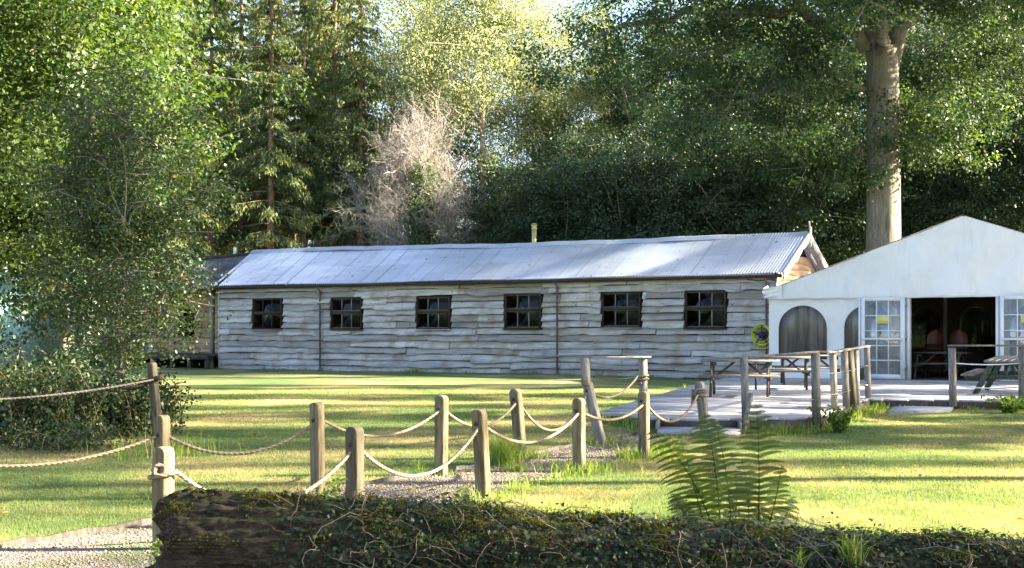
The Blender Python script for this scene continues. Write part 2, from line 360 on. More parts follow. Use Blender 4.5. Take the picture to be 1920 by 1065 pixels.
# sunlit pale track far left
q = [(-20, -0)]
b = MB(); P4 = [gp(-200, 672), gp(300, 668), gp(300, 660), gp(-200, 660)]
Vt = np.array([[tuple(P4[0]), tuple(P4[1])], [tuple(P4[3]), tuple(P4[2])]]); Vt[..., 2] = ground(Vt[..., 0], Vt[..., 1]) + .03
b.grid(Vt); tag(b.build('track', M_gravel), kind='structure')
# ---------------------------------------------------------------- hut
UX, UY = math.cos(R(-31)), math.sin(R(-31))
U = Vector((UX, UY, 0)); Vv = Vector((-UY, UX, 0))
HC = Vector((8.036, 42.28, 0))
hut = thing('timber_hut', 'long low grey timber hut with wavy-edged boards and a corrugated metal roof', 'hut', HC, R(-31))
HL = 22.6; WB, WT = .22, 3.40; HD = 3.95
def hx(px, corner=HC):            # photo column -> local x along the hut front
    k = (px - 960) / F; t = (corner.x - corner.y * k) / (UX - UY * k); return -t
def hz(py, lx, corner=HC):
    D = corner.y + lx * UY; return E - (py - HY) / F * D
wins = []
for x0, x1, y0, y1 in [(476,530,560,618),(623,680,558,617),(783,845,556,617),(949,1016,551,616),(1131,1202,548,614),(1287,1362,545,615)]:
    a, c = hx(x0), hx(x1); m = (a + c) / 2; wins.append((a, c, hz(y1, m), hz(y0, m)))
# inner leaf (dark) behind the boards, with true window openings
def wall_with_holes(b, x0, x1, z0, z1, holes, ya, yb):
    cur = x0
    for a, c, zb, zt in sorted(holes):
        b.box((cur, ya, z0), (a, yb, z1)); b.box((a, ya, z0), (c, yb, zb)); b.box((a, ya, zt), (c, yb, z1)); cur = c
    b.box((cur, ya, z0), (x1, yb, z1))
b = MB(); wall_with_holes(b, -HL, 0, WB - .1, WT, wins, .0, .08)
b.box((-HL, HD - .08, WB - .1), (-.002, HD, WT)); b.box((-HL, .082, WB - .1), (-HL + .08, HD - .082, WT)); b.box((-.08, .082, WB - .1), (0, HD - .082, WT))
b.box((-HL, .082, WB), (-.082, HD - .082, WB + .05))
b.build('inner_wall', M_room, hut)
# wavy boards
def wavy(x, amp, ph): return amp * (np.sin(x * 1.1 + ph) * .5 + np.sin(x * 2.7 + ph * 2.3) * .3 + np.sin(x * 6.1 + ph * 1.7) * .14 + np.sin(x * 11 + ph * 3.1) * .1) + amp * .8 * np.exp(-((x * .9 + ph * 2) % 3.1 - 1.2) ** 2 * 22)
def boards(b, x0, x1, z0, z1, ch, holes, seed, yf=-.012, amp=.055, lap=.0, maxl=5.0):
    rg = np.random.default_rng(seed); z = z0; nrow = int(round((z1 - z0) / ch))
    for r_ in range(nrow):
        za = z0 + (z1 - z0) * r_ / nrow; zb_ = z0 + (z1 - z0) * (r_ + 1) / nrow + lap
        x = x0 - rg.uniform(0, 2.5)
        while x < x1:
            L = rg.uniform(1.8, maxl); xe = min(x + L, x1)
            if xe - max(x, x0) > .05:
                xs = np.arange(max(x, x0), xe + .001, .06); xs = np.linspace(max(x, x0), xe - .006, max(3, len(xs)))
                ph = rg.uniform(0, 30); tilt = rg.normal(0, .012)
                zl = za + wavy(xs, amp * rg.uniform(.4, 1.5), ph) + tilt * (xs - xs.mean()) + rg.normal(0, .012)
                zl = np.minimum(zl, za + .026) if lap < .01 else zl
                zt = np.full_like(xs, zb_)
                ok = np.ones(len(xs), bool)
                for a, c, wb, wt in holes:
                    ins = (xs > a - .03) & (xs < c + .03)
                    low = za < wb - .02
                    zt = np.where(ins & low & (zt > wb - .01), wb - .01, zt)
                    if not low: zl = np.where(ins, np.maximum(zl, wt + .01), zl)
                ok = (zt - zl) > .03
                out = .07 + rg.uniform(0, .05); rv = rg.random()
                idx = np.where(ok)[0]
                for run in np.split(idx, np.where(np.diff(idx) > 1)[0] + 1):
                    if len(run) < 2: continue
                    X_ = xs[run].copy(); X_[0] += rg.uniform(0, .01)
                    cup = rg.uniform(-.006, .008)
                    bow = out * (1 + .5 * np.sin(X_ * .8 + ph))
                    rows = [np.stack([X_, np.full_like(X_, yf - .004), zt[run]], -1),
                            np.stack([X_, yf - .004 - bow * .5 + cup, (zt[run] + zl[run]) / 2], -1),
                            np.stack([X_, yf - .006 - bow, zl[run] + .012], -1),
                            np.stack([X_, yf - .002 - bow * .8, zl[run]], -1),
                            np.stack([X_, np.full_like(X_, yf + .010), zl[run] + .004], -1)]
                    G_ = np.stack(rows, 0); b.grid(G_, rnd=rv)
                    for e_ in (0, -1):
                        v = G_[:, e_]; b.add(np.concatenate([v, [[v[0][0], yf + .01, v[0][2]]]]), [[0, 1, 4, 5], [1, 2, 3, 4]], rnd=rv)
            x = xe + (.004 if rg.random() < .8 else .02)
b = MB(); boards(b, -HL - .02, .02, WB - .03, WT + .0, .235, wins, 3); b.build('board_cladding', M_board, hut)
# corner post and knots / nails
b = MB(); b.box((-HL - .07, -.06, WB - .05), (-HL - .021, .06, WT)); b.build('corner_board', M_board, hut); b = MB(); b.box((.021, -.09, WB - .05), (.08, .03, WT)); b.build('corner_board', M_board, hut)
# windows
for i, (a, c, zb, zt) in enumerate(wins):
    f = MB(); fw = .042; y0, y1 = -.085, .03
    f.box((a, y0, zb), (a + fw, y1, zt)); f.box((c - fw, y0, zb), (c, y1, zt)); f.box((a + fw, y0, zt - fw), (c - fw, y1, zt)); f.box((a + fw, y0, zb), (c - fw, y1, zb + .04))
    mz = zb + (zt - zb) * .535; f.box((a + fw, y0 + .004, mz - .05), (c - fw, y1, mz + .05))
    wo = f.build('window', M_dark, hut)
    mu = MB(); n_ = 3; wdt = (c - a - 2 * fw)
    for k in (1, 2):
        x = a + fw + wdt * k / n_; mu.box((x - .014, -.055, zb + .04), (x + .014, -.01, mz - .05)); mu.box((x - .014, -.055, mz + .05), (x + .014, -.01, zt - fw))
    for (s0, s1) in ((zb + .04, mz - .05), (mz + .05, zt - fw)):
        mu.box((a + fw, -.05, s0), (c - fw, -.012, s0 + .018)); mu.box((a + fw, -.05, s1 - .018), (c - fw, -.012, s1))
    mu.build('glazing_bars', M_rail if i else M_dark, wo)
    g = MB(); g.box((a + fw, -.030, zb + .04), (c - fw, -.026, zt - fw)); g.build('pane', G_win, wo)
    s_ = MB(); s_.box((a - .05, -.13, zb - .045), (c + .04, -.01, zb - .002)); s_.build('sill', M_board if i % 2 == 0 else M_dark, wo)
# pale door and cupboard seen inside through the left-hand window
b = MB(); a, c, zb, zt = wins[0]; b.box((a + .45, .03, zb + .04), (a + .72, .06, zb + .50)); b.build('inside_panel', M_panel, hut); b = MB(); b.box((a + .80, .03, zb + .04), (a + 1.02, .06, zb + .50)); b.build('inside_panel', M_panel, hut)
# roof: eave line, sagging ridge
ey = -.30; ry = HD / 2 + .08; ez = 3.46; x_r, x_l = .34, -HL - .15
def ridge_z(x): return np.interp(x, [-23, -20, -16, -10, -5, 0, .4], [4.93, 4.96, 4.90, 4.80, 4.80, 4.81, 4.80])
def eave_z(x): return np.interp(x, [-23, -14, -8, 0, .4], [3.47, 3.44, 3.43, 3.44, 3.43])
def slope(b, xa, xb, side, y_e, y_r, off=0, amp=.028, wave=.095, rows=8, zlow=None, xskew=0):
    n_ = int((xb - xa) / wave * 8); xs = np.linspace(xa, xb, n_)
    sheet = (np.floor((xs + 40) / .68)); offs = (np.sin(sheet * 12.9) * .5) * .012
    G_ = []
    for r_ in range(rows + 1):
        t = r_ / rows; y = y_e + (y_r - y_e) * t; z = eave_z(xs) * (1 - t) + ridge_z(xs) * t + off
        z = z + amp * np.sin(xs / wave * 2 * np.pi) + offs - .03 * np.sin(t * np.pi) * (1 + .6 * np.sin(xs * .35)) + .012 * np.sin(xs * .9 + t * 3)
        if side == 0 and t < .5: z = z - .007 * (0 if t < .49 else 0)
        G_.append(np.stack([xs + (1 - t) * xskew, np.full_like(xs, y), z], -1))
    G_ = np.array(G_); m_, k_ = G_.shape[:2]
    rr = (np.sin(np.repeat(sheet[None, :-1], m_ - 1, 0) * 7.13 + (np.arange(m_ - 1)[:, None] >= rows / 2) * 2.1) * .5 + .5).reshape(-1)
    i_ = np.arange(m_ - 1)[:, None] * k_; j_ = np.arange(k_ - 1)[None]
    b.add(G_.reshape(-1, 3), np.stack([i_ + j_, i_ + j_ + 1, i_ + k_ + j_ + 1, i_ + k_ + j_], -1).reshape(-1, 4), rnd=rr)
b = MB(); slope(b, x_l, x_r, 0, ey, ry); rf = b.build('roof', M_roof, hut, smooth=True)
b = MB()                                     # side laps between the sheets and one cross lap, in the sheet's own surface
for k in range(-34, 1):
    x = k * .68 + .02
    if x < x_l + .1 or x > x_r - .1: continue
    tt = np.linspace(.01, .93, 9); zz = eave_z(x) * (1 - tt) + ridge_z(x) * tt - .03 * np.sin(tt * np.pi) * (1 + .6 * math.sin(x * .35)) + .012 * np.sin(x * .9 + tt * 3) + .034; yy = ey + (ry - ey) * tt
    b.grid(np.stack([np.stack([np.full_like(tt, x + d_), yy, zz], -1) for d_ in (-.004 - .006 * (k % 3), .008)], 1))
b.build('sheet_laps', plain('lap_tin', (.37, .43, .50), .5, .4), rf)  # thin darker strips drawn along the sheet laps
b = MB(); slope(b, x_l, x_r, 1, 2 * ry - ey, ry); b.build('rear_roof_slope', M_roof, rf, smooth=True)
b = MB(); xs = np.linspace(x_l, x_r + .02, 90); zz = ridge_z(xs) + .03 + .012 * np.sin(xs * 1.3) + .008 * np.sin(xs * 4.1)
b.grid(np.stack([np.stack([xs, np.full_like(xs, ry + d), zz - abs(d) * .66 + (.0)], -1) for d in (-.24, -.12, -.03, 0, .03, .12, .24)], 0)); b.build('ridge_cap', M_roof, rf)
# gutter, fascia, soffit edge
b = MB(); xs = np.linspace(x_l, x_r - .05, 60)
b.tube(np.stack([xs, np.full_like(xs, ey + .02), eave_z(xs) - .085 + .006 * np.sin(xs * 1.7)], -1), .05, 8); b.build('gutter', M_dark, hut, smooth=True)
b = MB(); b.box((x_l, ey + .09, 3.32), (x_r - .1, ey + .13, 3.42)); b.box((x_l, ey + .132, 3.345), (x_r - .1, -.03, 3.365)); b.build('fascia', M_dark, hut)
# downpipes
for px in (604, 1048, 1440):
    x = hx(px, HC); d = MB(); d.tube([(x, -.28, 3.36), (x, -.26, 3.28), (x, -.13, 3.17), (x, -.125, WB)], .034, 8)
    for z in (.45, 1.35, 2.4, 3.1): d.box((x - .055, -.15, z), (x + .055, -.05, z + .03))
    d.box((x - .05, -.18, WB), (x + .06, -.09, WB + .12)); d.build('downpipe', M_pipe, hut)
# gable end: wavy boards following the roof pitch, barge boards, spike, dark gap, cable
b = MB(); gb = MB()
gm = MB(); gy_, gap = HD / 2 + .02, 0
gable = MB(); gable.prism([(0, WT), (HD, WT), (HD / 2, 4.72)], -.07, -.01, axis='x'); gable.build('gable_wall', M_room, hut)
gb2 = MB(); rg = np.random.default_rng(9)
for k in range(7):
    z0 = WT - .15 + k * .19; half = lambda z: max(.02, (4.66 - z) / 1.30 * (HD / 2))
    ya_, yb2 = HD / 2 - half(z0), HD / 2 + half(z0)
    if k >= 4: yb2 = HD / 2 + .1
    ys = np.linspace(max(0, ya_), min(HD, yb2), 14); ph = rg.uniform(0, 20); zl = z0 + wavy(ys * 2, .04, ph); zt = np.minimum(z0 + .24, 4.70 - np.abs(ys - HD / 2) / (HD / 2) * 1.30)
    zt = np.maximum(zt, zl + .01)
    gb2.grid(np.stack([np.stack([np.full_like(ys, .01), ys, zt], -1), np.stack([np.full_like(ys, .06), ys, zl], -1), np.stack([np.full_like(ys, .0), ys, zl], -1)], 0), rnd=rg.random())
for k in range(13):
    z0 = WB + k * .235; ys = np.linspace(0, HD, 30); zl = z0 + wavy(ys, .03, rg.uniform(0, 20))
    gb2.grid(np.stack([np.stack([np.full_like(ys, .01), ys, np.full_like(ys, min(z0 + .28, WT))], -1), np.stack([np.full_like(ys, .05), ys, zl], -1), np.stack([np.full_like(ys, .0), ys, zl], -1)], 0), rnd=rg.random())
gb2.build('gable_boards', M_tanboard, hut)
for sgn in (-1, 1):
    bb_ = MB(); n_ = 26; t = np.linspace(0, 1, n_)
    y_e, y_r = (ey - .03, ry) if sgn < 0 else (2 * ry - ey + .03, ry)
    yy = y_e + (y_r - y_e) * t; zz = 3.44 + (4.80 - 3.44) * t + .03
    lowr = zz - .26 - .035 * np.sin(t * 17 + sgn) - .02 * np.sin(t * 41)
    xx = .36
    bb_.grid(np.stack([np.stack([np.full_like(yy, xx), yy, zz], -1), np.stack([np.full_like(yy, xx), yy, lowr], -1), np.stack([np.full_like(yy, xx + .03), yy, lowr], -1), np.stack([np.full_like(yy, xx + .03), yy, zz], -1), np.stack([np.full_like(yy, xx), yy, zz], -1)], 0))
    bb_.build('barge_board', M_board, hut)
b = MB(); b.bar((.40, ry, 4.35), (.40, ry, 4.98), .09, .05, up=(1, 0, 0)); b.bar((.40, ry - .02, 4.9), (.37, ry - .06, 5.16), .03, .10, up=(0, 1, 0)); b.bar((.40, ry + .02, 4.1), (.40, ry + .55, 3.8), .03, .07); b.build('gable_spike', M_board, hut)
b = MB(); b.tube([(-.9, -.10, 3.28), (-.5, -.12, 3.22), (-.1, -.14, 3.27), (.12, -.12, 3.2), (.15, -.08, 3.02), (.05, -.07, 2.9)], .012, 5); b.build('cable', M_black, hut)
# flue behind the ridge
b = MB(); fx_ = hx(996, Vector((9.1, 44.0, 0))); fy_ = ry + .22
b.tube([(fx_, fy_, 4.3), (fx_, fy_, 5.32)], .085, 12); b.tube([(fx_, fy_, 5.32), (fx_, fy_, 5.33), (fx_, fy_, 5.36), (fx_, fy_, 5.37), (fx_, fy_, 5.42), (fx_, fy_, 5.43), (fx_, fy_, 5.47)], [.105, .105, .105, .085, .085, .11, .11], 12)
b.tube([(fx_, fy_, 5.49), (fx_, fy_, 5.53)], [.13, .02], 12); b.build('flue', M_brass, rf, smooth=False)

# annex at the left end of the hut, with veranda
AX = Vector(HC) + U * (-HL - .12); annex = thing('timber_annex', 'dark-roofed tan timber annex behind the young birch at the hut left end', 'hut', AX, R(-31))
AL = 8.0
b = MB(); wall_with_holes(b, -AL, -.9, .3, 3.3, [(-3.3, -2.4, 1.5, 2.6)], 1.2, 1.28); b.box((-AL, HD, .3), (-.01, HD + .08, 3.3)); b.box((-AL, 1.29, .3), (-AL + .08, HD, 3.3)); b.box((-.35, 1.2, .3), (0, 1.28, 3.3))
b.build('inner_wall', M_room, annex)
b = MB(); boards(b, -AL, -.92, .62, 3.28, .20, [(-3.3, -2.4, 1.5, 2.6)], 5, yf=1.19, amp=.004, lap=.02); b.build('board_cladding', M_tanboard, annex)
for x in (-.5, -4.2, -7.5): b = MB(); b.box((x, .06, .2), (x + .14, .2, 3.3)); b.build('porch_post', M_rail, annex)
b = MB(); b.box((-AL, -.5, .72), (-.05, 1.18, .80)); b.box((-AL, -.52, .60), (-.05, -.47, .78))
for k in range(9): x = -.2 - k * .93; b.box((x - .07, -.46, .15), (x + .07, -.34, .72)); b.box((x - .06, .7, .15), (x + .06, .82, .72))
b.build('veranda_deck', M_tabledark, annex)
b = MB()
n_ = int(AL / .14 * 6); xs = np.linspace(-AL - .2, .1, n_)
for (y_e, y_r, z_e) in ((-.25, ry, 3.40), (2 * ry + .25, ry, 3.40)):
    zr = np.interp(xs, [-AL, 0], [4.40, 4.80])
    b.grid(np.stack([np.stack([xs + (0 if y_e < ry else 0), np.full_like(xs, y_e + (y_r - y_e) * t), z_e * (1 - t) + zr * t + .02 * np.sin(xs / .14 * 2 * np.pi) - .04 * np.sin(t * np.pi)], -1) for t in np.linspace(0, 1, 7)], 0))
rfa = b.build('roof', M_roofdark, annex, smooth=True)
b = MB(); xs = np.linspace(-AL - .2, .25, 20); b.tube(np.stack([xs, np.full_like(xs, ry), np.interp(xs, [-AL, 0], [4.43, 4.84])], -1), .07, 6); b.bar((.22, -.3, 3.47), (.22, ry, 4.88), .12, .05); b.box((-AL, -.28, 3.28), (.1, -.22, 3.40)); b.build('roof_trim', M_dark, rfa)
b = MB(); px_ = -1.1; b.tube([(px_, ry + .1, 4.6), (px_, ry + .1, 5.10), (px_, ry + .1, 5.13)], [.055, .055, .03], 10); b.build('vent_pipe', M_white, rfa)
b = MB(); p = at(264, 662, 55); b.tube([(0, 0, -.12), (0, 0, 0), (0, 0, .10)], [.10, .15, .16], 12)
ob = b.build('plastic_tub', M_blue, loc=(AX + U * -3.6 + Vv * -.1 + Vector((0, 0, .94)))); tag(ob, 'small bright blue plastic tub on the annex veranda', 'tub')

# pale building far left, and its steps
p = gp(-60, 676); far = thing('pale_cabin', 'pale blue-green clad cabin glimpsed through leaves at far left', 'cabin', (-27.2, 60, .25), R(-8)); far.scale = (1, 1, 1.14)
b = MB(); b.box((0, 0, 0), (6.2, 4, 3.1)); b.build('wall', M_cyan, far)
b = MB()
for k in range(28): b.box((.05 + k * .22, -.03, .1), (.09 + k * .22, -.002, 3.0))
b.build('cover_strip', M_cyan, far)
b = MB(); b.prism([(-.3, 3.1), (6.5, 3.1), (6.5, 3.22), (3.1, 3.7), (-.3, 3.22)], -.3, 4.3); b.build('roof', M_roof, far)
b = MB(); b.box((.6, -.04, .1), (1.5, -.032, 2.1)); b.box((2.4, -.04, 1.1), (3.6, -.032, 2.0)); b.build('window', M_dark, far)
p = gp(20, 690); t = thing('wooden_steps', 'grey wooden steps beside the brambles at far left', 'steps', (-19.4, 50, gz(-19.4, 50)), R(-25))
b = MB(); b.bar((1.6, 0, .0), (.8, 0, 1.2), .05, .16); b.bar((1.6, 1.1, .0), (.8, 1.1, 1.2), .05, .16); b.build('stringer', M_table, t)
for k in range(4): b = MB(); z = .2 + k * .26; x = 1.5 - z * .62; b.box((x - .15, -.05, z), (x + .13, 1.15, z + .04)); b.build('tread', M_table, t)

# hose reel on the hut wall by the marquee corner
hxr = hx(1434); hr = thing('hose_reel', 'yellow garden hose coiled on a wall reel beside the marquee corner', 'hose reel', HC + U * hxr + Vv * -.13 + Vector((0, 0, hz(628, hxr))), R(-31))
for k in range(1):
    b = MB(); a = np.linspace(0, 2 * np.pi * 9, 220); rr = .22 + .085 * np.abs(np.sin(a * .17)) ; b.tube(np.stack([rr * np.cos(a), -.02 - .10 * (a / a[-1]), rr * np.sin(a)], -1), .016, 6)
    a = np.linspace(np.pi * .9, np.pi * 2.1, 24); b.tube(np.stack([.31 * np.cos(a), np.full_like(a, -.08), .37 * np.sin(a) - .06], -1), .015, 6); b.build('hose', M_yellow, hr, smooth=True)
b = MB(); a = np.linspace(0, 2 * np.pi, 30); b.tube(np.stack([.32 * np.cos(a), np.full_like(a, -.135), .32 * np.sin(a)], -1), .012, 5)
b.build('rim', M_yellow, hr, smooth=True)
b = MB()
for k in range(5): an = k * 2 * np.pi / 5 + .3; b.bar((0, -.14, 0), (.31 * math.cos(an), -.14, .31 * math.sin(an)), .03, .02, up=(0, 1, 0))
b.tube([(0, .1, 0), (0, -.17, 0)], [.10, .10], 12); b.bar((0, -.18, 0), (.06, -.18, -.14), .03, .03, up=(0, 1, 0)); b.build('spokes', M_black, hr)

# ---------------------------------------------------------------- marquee
MZ = .32; MC = Vector((7.53, 40.6, 0)); mq = thing('marquee', 'large white canvas marquee with arched windows and wide open doorway', 'marquee', MC, R(-31))
MW, MD = 11.14, 9.0; EZ, RZ = 2.87, 4.82
def roofz(x): return EZ + (RZ - EZ) * (1 - abs(x - MW / 2) / (MW / 2))
# gable sheet with slack, folded over the front
nx, nz = 90, 26; b = MB(); xs = np.linspace(0, MW, nx); G_ = []
rgf = np.random.default_rng(4)
for j in range(nz + 1):
    t = j / nz; zt = np.array([roofz(x) for x in xs]); zt = zt + .035 * np.sin((xs / MW) * np.pi) * 0 - .05 * np.sin(np.clip(xs / (MW / 2), 0, 1) * np.pi) * 0
    zl = 2.64 + .006 * np.sin(xs * 4); z = zl * (1 - t) + zt * t
    y = -.06 - .03 * np.sin(xs * 1.7 + z * 2.1) - .02 * np.sin(xs * 4.3 - z * 3) - .010 * np.sin(xs * 11 + 3 * np.sin(z * 2)) * (1 - t) - .014 * np.exp(-((xs - MW / 2 - (z - 2.6) * .5) * 5) ** 2) - .014 * np.exp(-((xs - MW / 2 + .5 + (z - 2.6) * .6) * 6) ** 2) - .03 * np.exp(-((xs - MW / 2) ** 2) * 3) * (1 - t) - .012 * np.sin((xs + z) * 9) * np.exp(-xs * 1.2)
    G_.append(np.stack([xs, y, z], -1))
b.grid(np.array(G_)); cs = MB(); b.build('gable_sheet', M_canvas, mq, smooth=True)
b = MB(); b.grid(np.array([[[MW / 2 + d_, g_[nx // 2][1] - .006, g_[nx // 2][2]] for d_ in (-.02, .02)] for g_ in G_])); b.build('gable_seam', M_canvas, mq)
b = MB(); xs2 = np.linspace(0, MW, 60); b.grid(np.stack([np.stack([xs2, np.full_like(xs2, -.10 - .0), np.full_like(xs2, 2.66)], -1), np.stack([xs2, -.105 - .01 * np.sin(xs2 * 5), 2.60 + .008 * np.sin(xs2 * 7)], -1), np.stack([xs2, np.full_like(xs2, -.04), np.full_like(xs2, 2.60)], -1)], 0))
b.build('valance', M_canvas, mq, smooth=True)
# roof slopes with folded-over corner
for sgn in (0, 1):
    b = MB(); us = np.linspace(0, 1, 24); ys = np.linspace(-.12, MD + .1, 50); G_ = []
    for u_ in us:
        x = (MW / 2) * u_ if sgn == 0 else MW - (MW / 2) * u_
        if u_ == 0: x += (-.10 if sgn == 0 else .10)
        z = roofz(min(max(x, 0), MW)) + .02 - .05 * np.sin(u_ * np.pi) * np.abs(np.sin(ys / MD * np.pi * 3)) - (0.03 if u_ == 0 else 0)
        G_.append(np.stack([np.full_like(ys, x), ys, z], -1))
    lo = G_[0].copy(); lo[:, 2] -= .24; lo[:, 0] += (.02 if sgn == 0 else -.02) * np.sin(ys * 6); G_.insert(0, lo); b.grid(np.array(G_)); b.build('roof_slope', M_canvas, mq, smooth=True)
b = MB(); q_ = np.random.default_rng(2)       # bunched cloth at the left eave corner
nu, nv = 14, 12; uu, vv_ = np.meshgrid(np.linspace(0, 1, nu), np.linspace(0, 1, nv))
xx = -.12 + .55 * uu; zz = 2.92 - .26 * vv_ + .10 * uu * (1 - vv_); yy = -.15 - .05 * np.sin(uu * 9 + vv_ * 5) * (1 - uu) - .03 * np.sin(vv_ * 14 + uu * 4) * (1 - uu) + .05 * uu
b.grid(np.stack([xx, yy, zz], -1)); b.grid(np.stack([-.125 + .03 * np.sin(vv_ * 12), -.15 + .35 * uu, zz], -1)); b.build('gathered_corner', M_canvas, mq, smooth=True)
# wall panels with arched window openings
def arch_pts(x0, x1, z0, z1, n=18):
    r_ = (x1 - x0) / 2; zs = z1 - r_ * .92; a = np.linspace(0, np.pi, n); return [(x0, z0)] + [((x0 + x1) / 2 - r_ * math.cos(t), zs + (z1 - zs) * math.sin(t)) for t in a] + [(x1, z0)]
def arch_wall(b, x0, x1, z0, z1, wins_, fn):
    cur = x0
    for (a, c, wb, wt) in wins_:
        b.add([fn(cur, z0), fn(a, z0), fn(a, z1), fn(cur, z1)], [[0, 1, 2, 3]]); b.add([fn(a, z0), fn(c, z0), fn(c, wb), fn(a, wb)], [[0, 1, 2, 3]])
        ap = arch_pts(a, c, wb, wt)[1:-1]
        for p_, q2 in zip(ap[:-1], ap[1:]): b.add([fn(*p_), fn(*q2), fn(q2[0], z1), fn(p_[0], z1)], [[0, 1, 2, 3]])
        cur = c
    b.add([fn(cur, z0), fn(x1, z0), fn(x1, z1), fn(cur, z1)], [[0, 1, 2, 3]])
fn_f = lambda x, z: (x, -.012 - .012 * math.sin(x * 7), z)
W1, W2 = (.29, 1.76, .86, 2.43), (2.24, 3.68, .86, 2.43)
WR = [(6.75, 8.2, .86, 2.43), (8.9, 10.4, .86, 2.43)]
b = MB(); arch_wall(b, .0, 4.05, MZ, 2.66, [W1, W2], fn_f); b.build('front_wall', M_canvas, mq); b = MB(); arch_wall(b, 6.5, MW, MZ, 2.66, WR, fn_f); b.build('front_wall', M_canvas, mq)
b = MB(); 
fn_b = lambda x, z: (x, MD, z)
WBk = [(.05, 1.1, 1.1, 2.5), (1.72, 2.74, 1.1, 2.5), (3.37, 4.39, 1.1, 2.5), (5.02, 6.05, 1.1, 2.5), (6.7, 7.7, 1.1, 2.5), (8.4, 9.4, 1.1, 2.5)]
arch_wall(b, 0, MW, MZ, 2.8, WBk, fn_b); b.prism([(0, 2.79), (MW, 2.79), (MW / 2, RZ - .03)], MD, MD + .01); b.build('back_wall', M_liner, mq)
b = MB(); b.box((0, 0, MZ), (.012, MD, EZ)); b.build('side_wall', M_canvas, mq); b = MB(); b.box((MW - .012, 0, MZ), (MW, MD, EZ)); b.build('side_wall', M_canvas, mq)
for (a, c, wb, wt), y in [(W1, .0), (W2, .0)] + [(q_, 0) for q_ in WR] + [(q_, MD - .01) for q_ in WBk]:
    b = MB(); ap = arch_pts(a, c, wb, wt); b.prism(ap, y, y + .004); o = b.build('arched_window', G_arch if y == 0 else G_back, mq)
    if y == 0:
        b = MB(); ap2 = [(p_[0], -.035, p_[1]) for p_ in ap] + [(ap[0][0], -.035, ap[0][1])]; b.tube(ap2, .014, 5, caps=False); b.build('window_hem', M_canvas, o)
b = MB()
for x in (.06, 4.07, 6.47, 8.9, MW - .06): b.box((x - .045, .02, MZ), (x + .045, .10, 2.85))
for x in (.06, 2.9, MW / 2 - .4, 8.2): b.box((x - .05, MD - .14, MZ), (x + .05, MD - .05, 2.9))
for y in (.1, 3, 6, MD - .1):
    b.bar((.05, y, EZ - .05), (MW / 2, y, RZ - .06), .07, .09); b.bar((MW - .05, y, EZ - .05), (MW / 2, y, RZ - .06), .07, .09)
b.build('frame', M_white, mq)
for x in (4.02, 6.41): b = MB(); b.box((x, -.07, MZ), (x + .09, .018, 2.64)); b.build('door_post', M_white, mq)
def door_leaf(x0, x1, notice_x):
    fy = -.17; zt, zb = 2.62, MZ + .02
    d = MB(); fw = .12; d.box((x0, fy, zb), (x0 + .10, fy + .05, zt)); d.box((x1 - .12, fy, zb), (x1, fy + .05, zt))
    d.box((x0 + .10, fy, zt - .10), (x1 - .12, fy + .05, zt)); d.box((x0 + .10, fy, zb), (x1 - .12, fy + .05, zb + .13)); o = d.build('door', M_white, mq)
    d = MB(); gx0, gx1 = x0 + .10, x1 - .12; w_ = gx1 - gx0
    for k in (1, 2): x = gx0 + w_ * k / 3; d.box((x - .013, fy + .005, zb + .13), (x + .013, fy + .045, zt - .10))
    for z in (2.11, 1.69, 1.27, .86): d.box((gx0, fy + .008, z - .013), (gx1, fy + .042, z + .013))
    d.build('glazing_bars', M_white, o)
    d = MB(); d.tube([(gx0 - .05, fy - .07, 1.46), (gx1 + .05, fy - .07, 1.46)], .028, 8); d.box((gx0 - .06, fy - .07, 1.43), (gx0 - .02, fy, 1.49)); d.box((gx1 + .02, fy - .07, 1.43), (gx1 + .06, fy, 1.49)); d.build('push_bar', M_white, o)
    d = MB(); d.box((gx0, fy + .022, zb + .13), (gx1, fy + .026, zt - .10)); d.build('glass', G_door, o)
    for z in (2.35, 1.45, .6): d = MB(); d.box((x1 - .01, fy + .01, z), (x1 + .035, fy + .07, z + .14)); d.build('hinge', M_steel, o)
    d = MB(); d.box((notice_x, fy - .004, 1.88), (notice_x + .33, fy - .002, 2.09)); nn = d.build('notice', M_notice, o)
    d = MB()
    for k in range(5): d.box((notice_x + .03, fy - .0055, 2.05 - k * .036), (notice_x + .30 - (k % 3) * .05, fy - .0045, 2.056 - k * .036))
    d.build('notice_lines', M_ink, nn)
door_leaf(2.78, 4.0, 3.22); door_leaf(6.54, 7.8, 6.98 + .1)
b = MB(); b.box((2.70, -.16, MZ), (2.755, -.11, 2.62)); b.build('door_stop_post', M_white, mq)
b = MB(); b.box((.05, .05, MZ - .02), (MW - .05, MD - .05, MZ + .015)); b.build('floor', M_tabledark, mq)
b = MB(); p_ = MC + U * 2.86 + Vv * -.45; b.prism([(-.13, 0), (.13, 0), (.12, .36), (-.10, .37)], -.11, .12); tag(b.build('log_block', M_postgrey, loc=(p_.x, p_.y, MZ), rotz=R(-20)), 'short dark wood block standing by the left glazed door', 'block')
